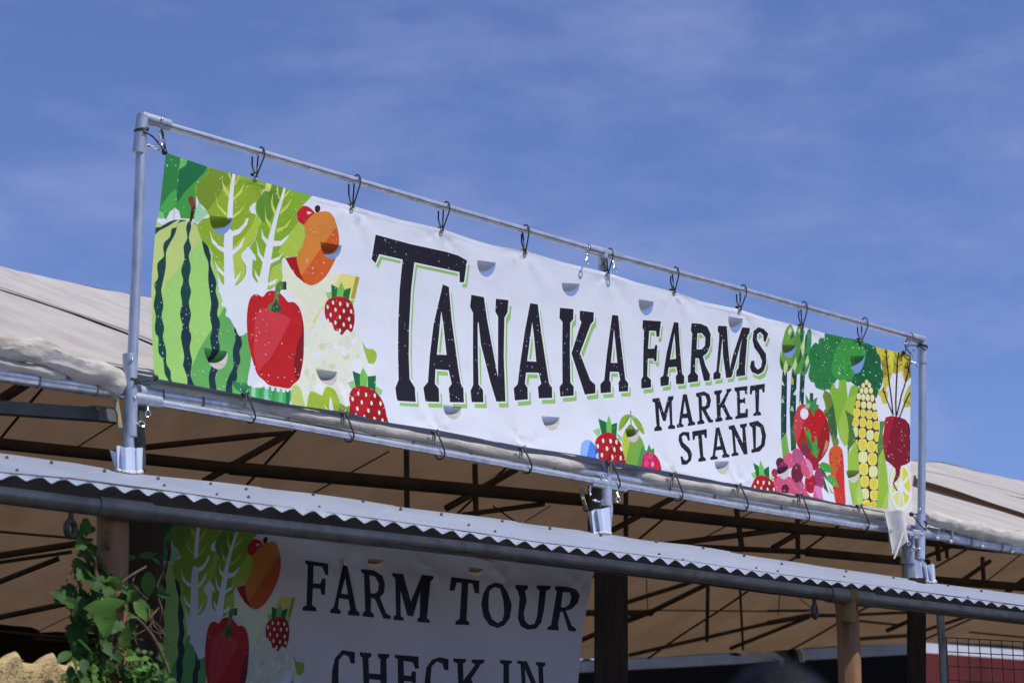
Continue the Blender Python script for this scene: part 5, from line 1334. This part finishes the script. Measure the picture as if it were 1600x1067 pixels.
members('truss_web', TP, [((225, 699), (405, 680), 10), ((405, 680), (455, 676), 8), ((452, 677), (318, 752), 11), ((635, 700), (636, 800), 9), ((742, 725), (744, 812), 9), ((697, 794), (806, 733), 11), ((722, 804), (850, 787), 8),
                          ((978, 762), (978, 842), 8), ((1150, 790), (1160, 862), 9), ((1246, 806), (1247, 872), 8), ((955, 829), (1052, 777), 9), ((1040, 850), (1216, 828), 9), ((1207, 856), (1246, 833), 9), ((-20, 638), (45, 596), 17), ((1463, 840), (1467, 876), 8), ((1478, 842), (1480, 872), 6), ((1440, 872), (1505, 846), 6), ((1488, 917), (1547, 876), 7), ((1535, 870), (1537, 905), 7), ((1600, 905), (1560, 935), 8)], DARKSTEEL)
members('tension_cable', TP, [((118, 700), (185, 658), 2.5), ((488, 771), (608, 705), 2.5), ((1100, 840), (1180, 797), 2), ((770, 790), (806, 815), 2.5), ((820, 815), (860, 790), 1.6), ((1528, 918), (1600, 862), 2)], DARKSTEEL)
members('truss_chord', TP, [((1060, 853), (1260, 862), 9), ((1260, 862), (1450, 880), 14), ((1450, 905), (1660, 922), 13), ((1120, 872), (1300, 889), 7)], DARKSTEEL)
def NP(x, y): return on_y(x, y, YE + .1)
b = bmesh.new(); bar(b, NP(-60, 633), NP(150, 648), .06, .062); link('side_beam', b, mat('grey_green_steel', (.10, .10, .08), .6, .2, (.07, .07, .058), 6), tent)
b = bmesh.new(); bar(b, NP(138, 645), NP(184, 650), .05, .072)
tube(b, [NP(145, 640) + Vector((0, -.03, 0)), NP(145, 640) + Vector((0, -.05, 0))], .014, 8)
link('beam_bracket', b, TARN, tent)
members('rafter', FP, [((-40, 827), (145, 843), 4), ((-40, 874), (128, 848), 11), ((-40, 884), (112, 862), 6), ((-40, 924), (92, 872), 9), ((-40, 972), (150, 933), 9), ((-40, 982), (150, 1001), 5),
                       ((905, 1001), (935, 988), 8), ((905, 957), (1018, 957), 10), ((975, 942), (1080, 909), 7), ((975, 971), (1020, 954), 9), ((1018, 955), (1105, 912), 8), ((1106, 912), (1104.5, 1000), 6), ((1156, 915), (1161, 1014), 4), ((983, 1023), (1210, 971), 6), ((1200, 973), (1265, 961), 8), ((1262, 961), (1310, 961), 6), ((1140, 1013), (1265, 963), 6),
                       ((1200, 954), (1266, 953), 4), ((1335, 960), (1423, 956), 5), ((1337, 969), (1406, 976), 4), ((1385, 985), (1422, 969), 7), ((1440, 986), (1525, 958), 5), ((1335, 998), (1425, 992), 6), ((1515, 987), (1660, 1001), 3)], DARKSTEEL)
members('tension_cable', FP, [((1028, 953), (1258, 955), 2.2), ((55, 988), (120, 957), 1.6), ((1010, 905), (1012, 958), 1.6), ((1245, 930), (1268, 950), 1.6), ((1218, 930), (1216, 960), 1.6), ((580, 820), (820, 880), 1.6), ((720, 868), (780, 878), 2)], DARKSTEEL)
members('far_eave_beam', FP, [((-60, 990), (150, 1003), 9)], DARKSTEEL)
for i_ in range(11):
    X_ = 6.2 + 2.3 * i_
    part('canvas_seam', lambda b: tube(b, [far_pt(X_, k / 16) - Vector((0, 0, .012)) for k in range(17)], .011, 6), SEAMFAR, tent)
# loose flap hanging at the right end
fl_px = [(1376, 803), (1388, 799), (1400, 797.5), (1409, 803), (1417, 815), (1420.5, 825), (1418, 833), (1413, 842), (1407, 853), (1403, 865), (1399, 862), (1393.5, 861), (1387, 846), (1384, 838), (1382.5, 829), (1384, 817)]
bm = bmesh.new()
f_ = bm.faces.new([bm.verts.new(P(x, y, YS - .05)) for x, y in fl_px])
bmesh.ops.triangulate(bm, faces=[f_]); bmesh.ops.subdivide_edges(bm, edges=bm.edges[:], cuts=4, use_grid_fill=True)
for v in bm.verts: v.co.y += .035 * math.sin(v.co.x * 34 + v.co.z * 7) + .012 * noise.noise(v.co * 14)
lf = link('loose_flap', bm, SCRAP, tent)
part('flap_hem', lambda b: tube(b, [P(1417, 817, YS - .07), P(1409, 838, YS - .075), P(1401, 864, YS - .07), P(1397, 872, YS - .07)], .006, 8), SCRAP, lf)
# white ball ties under the right eave
for (x, y), n_ in zip(((1464.5, 841), (1485.5, 846), (1534.5, 853.5), (1581, 861.5)), ('nearest the right sign post', 'second from the right sign post', 'third from the right sign post', 'farthest right along the eave')):
    e = empty('canopy_tie', on_y(x, y, YE - .05))
    b = bmesh.new(); q = on_y(x, y, YE - .05); ball(b, q, .0135, 14); link('ball', b, PLAST, e)
    b = bmesh.new()
    tube(b, spline([q, q + Vector((.0, .05, .03)), q + Vector((.005, .07, .09)), q + Vector((.01, .03, .125)), q + Vector((.01, -.015, .09)), q + Vector((.004, -.012, .04)), q], 5), .003, 6)
    link('cord', b, PLAST, e)
    tag(e, 'white ball tie under the right eave pipe, ' + n_, 'bungee tie', 'white ball ties under the right eave')

# ------------------------------------------------------------------ barn behind the tent
barn = empty('red_barn', (0, 0, 0))
bc = on_y(1431, 1010, YS + 11.5)
barn.location = (bc.x, bc.y, 0)
tag(barn, 'red barn with white roof trim and dark open side behind the tent', 'barn')
az = lambda a: Vector((math.cos(math.radians(90 - 42.16 - a)), math.sin(math.radians(90 - 42.16 - a)), 0))
dr_, dl_ = az(63.4), az(-66)
RED = mat('red_barn_boards', (.17, .032, .03), .8, 0, (.12, .022, .022), 3, (1, 1, .2), spec=.2)
WHT = mat('white_trim', (.74, .76, .8), .6, 0, (.62, .64, .68), 4)
WHTSHADE = mat('shaded_white_trim', (.30, .29, .26), .7, 0, (.22, .21, .19), 3)  # white trim on the side away from the sun, shade put into the grey
BLK = mat('interior_shade_black', (.012, .01, .009), .95, spec=.05)  # solid panel painted black to stand in for the unlit inside of the barn
fh = .155
def wall(name, a, d, ln, z0, z1, th, m, parent=barn):
    b = bmesh.new()
    n_ = Vector((d.y, -d.x, 0))
    if (n_).dot(CAM - a) < 0: n_ = -n_
    vs_ = []
    for q in (a, a + d * ln):
        for o in (0, -th):
            for z in (z0, z1): vs_.append(b.verts.new(Vector((q.x, q.y, 0)) + n_ * o + Vector((0, 0, z))))
    for f in ((0, 1, 5, 4), (2, 6, 7, 3), (0, 2, 3, 1), (4, 5, 7, 6), (1, 3, 7, 5), (0, 4, 6, 2)): b.faces.new([vs_[i] for i in f])
    bmesh.ops.recalc_face_normals(b, faces=b.faces[:])
    return link(name, b, m, parent, False)
zc = bc.z + .07
wall('trim_board', bc + dr_ * .03, dr_, 11, zc - fh, zc, .04, WHT)
wall('wall', bc + dr_ * .03 - Vector((dr_.y, -dr_.x, 0)).normalized() * -.05, dr_, 11, -.1, zc - fh, .1, RED)
wall('trim_board', bc + dl_ * .14, dl_, 14, zc - fh - .02, zc - .01, .04, WHTSHADE)
wall('trim_board', bc + dl_ * -.0, dl_, .13, zc - fh - .01, zc, .05, WHT)
wall('opening_shade_panel', bc + dl_ * .1, dl_, 14, -.1, zc - fh - .02, .1, BLK)
b = bmesh.new()
rows = []
for i in range(180):
    q = bc + dl_ * (14 * i / 179) + Vector((0, 0, .02))
    zz = .045 * abs(((i / 179 * 14 / .26) % 1) * 2 - 1)
    rows.append((b.verts.new(Vector((q.x, q.y, zc + zz + .005))), b.verts.new(Vector((q.x, q.y, 0)) + dr_ * 9 + Vector((0, 0, zc + .35 + zz)))))
for a, c in zip(rows, rows[1:]): b.faces.new((a[0], c[0], c[1], a[1]))
link('corrugated_roof', b, SHEET, barn)
b = bmesh.new()
hc = on_y(1199, 1012, YS + 8.2)
tube(b, [hc + Vector((.55 * math.cos(math.pi * k / 12) * -1, 0, .34 * math.sin(math.pi * k / 12) - .12)) for k in range(13)], .07, 8)
vs_ = [b.verts.new(hc + Vector((-.55 * math.cos(math.pi * k / 12), .05, .32 * math.sin(math.pi * k / 12) - .12))) for k in range(13)]
b.faces.new(vs_)
e = empty('curved_hood', (hc.x, hc.y, 0))
tube(b, [hc + Vector((.3, .1, -.1)), Vector((hc.x + .3, hc.y + .1, 0))], .06, 8)
link('arched_top', b, DARKSTEEL, e)
tag(e, 'dark arched hood rising above the shaded trim under the tent', 'hood')
# shade cloth under the far eave on the left
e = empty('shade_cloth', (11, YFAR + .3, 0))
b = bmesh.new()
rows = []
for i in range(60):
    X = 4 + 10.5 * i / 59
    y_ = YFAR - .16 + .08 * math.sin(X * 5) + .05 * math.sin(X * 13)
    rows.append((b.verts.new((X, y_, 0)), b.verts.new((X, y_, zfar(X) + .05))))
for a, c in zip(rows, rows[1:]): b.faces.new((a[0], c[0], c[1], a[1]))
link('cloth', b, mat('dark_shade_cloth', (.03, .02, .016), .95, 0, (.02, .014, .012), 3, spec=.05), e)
tag(e, 'dark brown shade cloth hanging below the far eave of the tent', 'shade cloth')
# ------------------------------------------------------------------ climbing vine on the left post
def leaf_mat():
    m, nt, b = new_mat('vine_leaf')
    N, L = nt.nodes, nt.links
    t = N.new('ShaderNodeTexCoord')
    n = N.new('ShaderNodeTexNoise'); n.inputs['Scale'].default_value = 9; n.inputs['Detail'].default_value = 5
    L.new(t.outputs['Object'], n.inputs['Vector'])
    at = N.new('ShaderNodeAttribute'); at.attribute_name = 'hue'
    x = N.new('ShaderNodeMixRGB'); x.inputs['Color1'].default_value = (.03, .082, .016, 1); x.inputs['Color2'].default_value = (.13, .27, .045, 1)
    ad = N.new('ShaderNodeMath'); ad.operation = 'MULTIPLY_ADD'; ad.inputs[1].default_value = .5
    L.new(n.outputs['Fac'], ad.inputs[0]); L.new(at.outputs['Fac'], ad.inputs[2])
    sb = N.new('ShaderNodeMath'); sb.operation = 'SUBTRACT'; sb.inputs[1].default_value = .25; sb.use_clamp = True
    L.new(ad.outputs[0], sb.inputs[0]); L.new(sb.outputs[0], x.inputs['Fac'])
    L.new(x.outputs['Color'], b.inputs['Base Color'])
    b.inputs['Roughness'].default_value = .6
    b.inputs['Specular IOR Level'].default_value = .25
    tr = N.new('ShaderNodeBsdfTranslucent'); tr.inputs['Color'].default_value = (.16, .30, .03, 1)
    mx = N.new('ShaderNodeMixShader'); mx.inputs['Fac'].default_value = .25
    out = [q for q in N if q.type == 'OUTPUT_MATERIAL'][0]
    L.new(b.outputs['BSDF'], mx.inputs[1]); L.new(tr.outputs['BSDF'], mx.inputs[2]); L.new(mx.outputs['Shader'], out.inputs['Surface'])
    return m
LEAF = leaf_mat()
BARK = mat('vine_stem', (.16, .10, .055), .85, 0, (.09, .06, .035), 20, bump=.4)
vine = empty('climbing_vine', (PP(176, 1060).x, PP(176, 1060).y, 0))
tag(vine, 'green leafy vine climbing the round brown post at the lower left', 'vine')
rr = random.Random(8)
LOBED = [(0, 0), (.22, -.10), (.40, .02), (.52, .20), (.38, .30), (.46, .52), (.28, .54), (.20, .72), (.10, .86), (0, 1.02)]
OVAL = [(0, 0), (.12, .06), (.24, .22), (.29, .42), (.26, .62), (.17, .80), (.07, .94), (0, 1.0)]
ROUND = [(0, 0), (.22, .02), (.40, .18), (.46, .42), (.38, .66), (.22, .82), (.08, .88), (0, .86)]
bm = bmesh.new()
hue = bm.faces.layers.float.new('hue_tmp')
def leaf(c, tip, face, size, shape, h):
    y = Vector(tip).normalized()
    z = Vector(face); z = (z - y * z.dot(y)).normalized()
    x = y.cross(z)
    fold, curl = rr.uniform(.12, .35), rr.uniform(-.1, .35)
    def pt(u, v):
        return c + (x * u + y * v + z * (abs(u) * fold - curl * v * v + .03 * math.sin(9 * v + 5 * u))) * size
    mid = [bm.verts.new(pt(0, v)) for u, v in shape]
    for sgn in (-1, 1):
        ed_ = [mid[0]] + [bm.verts.new(pt(u * sgn, v)) for u, v in shape[1:-1]] + [mid[-1]]
        for k in range(len(shape) - 1):
            vs_ = [mid[k], mid[k + 1], ed_[k + 1], ed_[k]]
            q = []
            for v in vs_:
                if v not in q: q.append(v)
            if sgn < 0: q = q[::-1]
            if len(q) >= 3:
                f = bm.faces.new(q); f[hue] = h; f.smooth = True
tocam = -FWD
def vp(x, y, dy): return on_y(x, y, YP + dy)
def jit(a): return Vector((rr.uniform(-a, a), rr.uniform(-a, a), rr.uniform(-a, a)))
def cluster(x0, x1, y0, y1, n, smin, smax, shapes, dy0, dy1, h0, h1):
    for _ in range(n):
        p = vp(rr.uniform(x0, x1), rr.uniform(y0, y1), rr.uniform(dy0, dy1))
        leaf(p, Vector((rr.uniform(-.8, .8), rr.uniform(-.5, .2), rr.uniform(-1, .25))), Vector((rr.uniform(-.6, .6), -1, rr.uniform(.1, 1.6))) + jit(.3), rr.uniform(smin, smax), rr.choice(shapes), rr.uniform(h0, h1))
cluster(122, 196, 815, 860, 6, 0.046, 0.091, [LOBED, OVAL], -.13, .03, -.2, .05)
cluster(114, 160, 845, 925, 25, 0.052, 0.111, [LOBED, LOBED, OVAL], -.13, .05, -.15, .15)
cluster(145, 200, 890, 945, 11, 0.046, 0.098, [LOBED], -.13, -.05, -.05, .25)
cluster(108, 148, 925, 985, 19, 0.052, 0.117, [LOBED], -.08, .07, -.15, .1)
cluster(186, 252, 865, 960, 16, 0.039, 0.085, [OVAL, LOBED], -.1, .05, -.05, .3)
cluster(150, 215, 955, 1015, 14, 0.039, 0.091, [LOBED, OVAL], -.12, .04, -.1, .25)
cluster(108, 175, 995, 1090, 74, 0.039, 0.098, [LOBED, OVAL], -.14, .07, -.15, .25)
cluster(150, 266, 1025, 1110, 118, 0.033, 0.085, [LOBED, ROUND], -.14, .08, -.15, .3)
cluster(196, 240, 1014, 1062, 37, 0.023, 0.044, [ROUND], -.16, -.06, .4, .95)
cluster(120, 172, 1038, 1066, 16, 0.033, 0.052, [ROUND], -.16, -.08, .4, .9)
def hero(x, y, dx, dy, size, shape, h, off=-.17, tilt=1.1):
    p = vp(x, y, off)
    leaf(p, RIGHT * dx - UP * dy, tocam + UP * tilt + RIGHT * .4, size, shape, h)
HERO = [(0, 0), (.10, -.08), (.34, -.02), (.62, .10), (.46, .22), (.30, .30), (.33, .48), (.24, .70), (.12, .92), (0, 1.05)]
hero(160, 938, .12, 1, .155, HERO, .8, -.2, 1.5); hero(179, 918, .3, -.6, .07, LOBED, .35); hero(172, 930, -.5, -.7, .06, LOBED, .3)
hero(231, 892, .0, 1, .115, OVAL, .35, -.05); hero(207, 920, .1, 1, .07, OVAL, .5, -.07); hero(209, 940, .75, .9, .10, OVAL, .7, -.09); hero(185, 970, .35, 1, .135, OVAL, .65, -.1, .5)
hero(198, 1024, .9, .25, .06, LOBED, .75, -.14); hero(262, 1034, .1, 1, .06, OVAL, .95, -.06); hero(246, 1003, .5, 1, .06, OVAL, .3, -.05)
cluster(104, 138, 1018, 1090, 29, 0.039, 0.085, [LOBED, OVAL], -.5, -.42, -.1, .25)
hs = [f[hue] for f in bm.faces]
me = bpy.data.meshes.new('foliage')
bmesh.ops.translate(bm, verts=bm.verts, vec=-vine.location)
bm.to_mesh(me); bm.free()
at_ = me.attributes.new('hue', 'FLOAT', 'FACE')
at_.data.foreach_set('value', hs)
me.materials.append(LEAF)
fo = bpy.data.objects.new('foliage', me); col.objects.link(fo); fo.parent = vine
b = bmesh.new()
for _ in range(26):
    x_, y_ = rr.uniform(118, 250), rr.uniform(850, 1050)
    q = [vp(x_, y_, -.05), vp(x_ + rr.uniform(-16, 16), y_ + rr.uniform(8, 26), -.09), vp(x_ + rr.uniform(-26, 26), y_ + rr.uniform(24, 48), -.08)]
    tube(b, spline(q, 5), .0028, 6)
st_pts = [Vector((PP(170, 1060).x, PP(170, 1060).y - .08, 0)), vp(165, 1060, -.09), vp(186, 1000, -.1), vp(160, 940, -.09), vp(150, 880, -.07), vp(168, 830, -.08)]
tube(b, spline(st_pts, 8), .009, 8)
tube(b, spline([vp(170, 1000, -.1), vp(205, 965, -.12), vp(232, 985, -.12), vp(250, 1015, -.12), vp(264, 1050, -.12)], 8), [.007] * 33, 8)
tube(b, spline([vp(160, 940, -.09), vp(196, 905, -.13), vp(228, 885, -.11)], 8), .005, 8)
link('stem', b, BARK, vine)

# ------------------------------------------------------------------ scalloped burlap edge at the lower left
YBd = YS - 1.3
topl = [(-40, 1036), (-28, 1024), (-18, 1033), (0, 1031), (10, 1027), (19, 1020.5), (27, 1016.5), (31, 1019), (34.5, 1023), (38.5, 1033), (48, 1035), (61, 1036), (69, 1029), (77, 1023), (85, 1018.5), (88.5, 1021), (91.5, 1026), (95, 1036), (104, 1038), (112, 1038.5), (117, 1035), (122, 1030), (125, 1032)]
b = bmesh.new()
front = []
tt2 = []
for a, c in zip(topl, topl[1:]):
    for k in range(4): tt2.append((a[0] + (c[0] - a[0]) * k / 4, a[1] + (c[1] - a[1]) * k / 4))
tt2.append(topl[-1])
rows = []
for x, y in tt2:
    p = on_y(x, y, YBd)
    r_ = [b.verts.new(p + Vector((0, .07, -.004)))]
    for k in range(26):
        f_ = (k / 25) ** 1.5
        q = Vector((p.x, p.y, p.z * (1 - f_)))
        q += Vector((0, -1, 0)) * (.009 * noise.noise(Vector((q.x * 7, q.z * 16, 1))) + .003 * noise.noise(Vector((q.x * 34, q.z * 50, 5))) - (.02 if k == 0 else 0))
        r_.append(b.verts.new(q))
    r_.append(b.verts.new(Vector((p.x, p.y + .07, 0))))
    rows.append(r_)
for i in range(len(rows) - 1):
    n_ = len(rows[i])
    for k in range(n_):
        b.faces.new((rows[i][k], rows[i][(k + 1) % n_], rows[i + 1][(k + 1) % n_], rows[i + 1][k]))
b.faces.new(rows[0][::-1]); b.faces.new(rows[-1])
bmesh.ops.recalc_face_normals(b, faces=b.faces[:])
for _ in range(160):
    x_ = rr.uniform(-10, 122)
    y_ = float(np.interp(x_, [p[0] for p in topl], [p[1] for p in topl])) + 4 + rr.random() * 34
    p = on_y(x_, y_, YBd - .012)
    d = Vector((rr.uniform(-1, 1), rr.uniform(-.5, .1), rr.uniform(-.15, .15))).normalized() * rr.uniform(.008, .022)
    tube(b, [p - d * .5, p + d * .5], rr.uniform(.0008, .0016), 4)
BURLAP = mat('tan_burlap', (.62, .47, .24), .92, 0, (.54, .40, .19), 30, (1, 1, 3), bump=.7, bscale=120, spec=.1, lo=.3, hi=.7)
bl = link('burlap_cover', b, BURLAP, None, True, (on_y(60, 1030, YBd).x, YBd, 0))
tag(bl, 'sunlit tan burlap cover with a scalloped ragged top edge at the bottom left corner', 'cover')

# ------------------------------------------------------------------ person in front, seen only by the crown of the head
DP = 2.85
hc = CAM + ray(1216, 1154) * DP
ax_r = Vector((RIGHT.x, RIGHT.y, 0)); ax_f = Vector((_h.x, _h.y, 0))
ph0 = Vector((hc.x, hc.y, 0))
H = hc.z
person = empty('person', ph0)
tag(person, 'person with short dark shiny hair, back turned, at the bottom edge', 'person')
def B(r, f, z): return ph0 + ax_r * r + ax_f * f + Vector((0, 0, z))
def skin(name, nodes, links_, m, root_i=0, sub=2):
    me = bpy.data.meshes.new(name)
    off = person.location
    me.from_pydata([n[0] - off for n in nodes], links_, [])
    o = bpy.data.objects.new(name, me); col.objects.link(o); o.parent = person
    md = o.modifiers.new('skin', 'SKIN'); md.use_smooth_shade = True
    for i, n in enumerate(nodes):
        sv = me.skin_vertices[0].data[i]
        sv.radius = n[1] if isinstance(n[1], tuple) else (n[1], n[1])
        sv.use_root = (i == root_i)
    sb_ = o.modifiers.new('sub', 'SUBSURF'); sb_.levels = sub; sb_.render_levels = sub
    me.materials.append(m)
    return o
k = H / 1.70
nodes, lk = [], []
def nd(p, r, par=None):
    nodes.append((p, r))
    if par is not None: lk.append((par, len(nodes) - 1))
    return len(nodes) - 1
pel = nd(B(0, 0, .93 * k), .13)
w_ = nd(B(0, 0, 1.06 * k), .125, pel); ch = nd(B(0, 0, 1.28 * k), .14, w_); nb = nd(B(0, .0, 1.44 * k), .075, ch)
nk = nd(B(0, .01, 1.54 * k), .055, nb); jw = nd(B(0, .03, 1.62 * k), .072, nk); hd = nd(B(0, .01, 1.72 * k), .083, jw); tp = nd(B(0, 0, 1.76 * k), .06, hd)
for s in (-1, 1):
    sh_ = nd(B(.17 * s, 0, 1.40 * k), .062, ch); el_ = nd(B(.225 * s, -.02, 1.13 * k), .042, sh_); wr = nd(B(.235 * s, .05, .88 * k), .028, el_); pm = nd(B(.235 * s, .07, .82 * k), .03, wr)
    for j, (o_, ln) in enumerate(((-.024, .085), (-.008, .095), (.008, .09), (.022, .072))):
        a = nd(B(.235 * s, .075 + o_, .775 * k), .0095, pm); c = nd(B(.232 * s, .085 + o_, .775 * k - ln * .55), .009, a); nd(B(.222 * s, .092 + o_, .775 * k - ln), .008, c)
    a = nd(B(.215 * s, .11, .80 * k), .011, pm); nd(B(.205 * s, .125, .755 * k), .0095, a)
    hp = nd(B(.095 * s, 0, .86 * k), .085, pel); kn = nd(B(.10 * s, .015, .50 * k), .056, hp); an = nd(B(.10 * s, -.02, .09 * k), .038, kn); nd(B(.105 * s, .13, .03), .033, an)
SKINM = mat('skin', (.52, .33, .24), .5, 0, (.46, .28, .2), 8)
skin('body', nodes, lk, SKINM)
HAIR = mat('dark_hair', (.002, .002, .003), .3, 0, (.005, .0045, .006), 40, (6, 6, 1), bump=.5, bscale=45, spec=.16)
b = bmesh.new()
g = bmesh.ops.create_uvsphere(b, u_segments=96, v_segments=64, radius=1)
for v in list(b.verts):
    d = v.co.normalized()
    r_ = 1 + .05 * noise.noise(Vector((d.x * 9, d.y * 9, d.z * 2.5))) + .03 * noise.noise(Vector((d.x * 28, d.y * 28, d.z * 4)))
    q = Vector((d.x * .078, d.y * .092, d.z * .098)) * r_
    v.co = hc + ax_r * q.x + ax_f * q.y + Vector((0, 0, q.z - .004))
bmesh.ops.delete(b, geom=[v for v in b.verts if (v.co.z < hc.z - .075) or ((v.co - hc).dot(ax_f) > .045 and v.co.z < hc.z + .03)], context='VERTS')
link('hair', b, HAIR, person)
for s in (-1, 1):
    b = bmesh.new(); ball(b, B(.030 * s, .083, 1.665 * k), .011, 10); link('eye', b, PLAST, person)
nodes, lk = [], []
a = nd(B(0, 0, .90 * k), .148); c = nd(B(0, 0, 1.06 * k), .142, a); d_ = nd(B(0, 0, 1.28 * k), .155, c); nd(B(0, 0, 1.43 * k), .09, d_)
for s in (-1, 1):
    e_ = nd(B(.18 * s, 0, 1.39 * k), .074, d_); nd(B(.222 * s, -.015, 1.18 * k), .062, e_)
skin('shirt', nodes, lk, mat('grey_shirt', (.18, .19, .22), .85, 0, (.14, .15, .18), 12))
nodes, lk = [], []
a = nd(B(0, 0, .95 * k), .142)
for s in (-1, 1):
    c = nd(B(.095 * s, 0, .84 * k), .098, a); d_ = nd(B(.10 * s, .012, .5 * k), .07, c); nd(B(.10 * s, -.02, .11 * k), .055, d_)
skin('trousers', nodes, lk, mat('dark_trousers', (.05, .06, .09), .85, 0, (.04, .045, .07), 14))
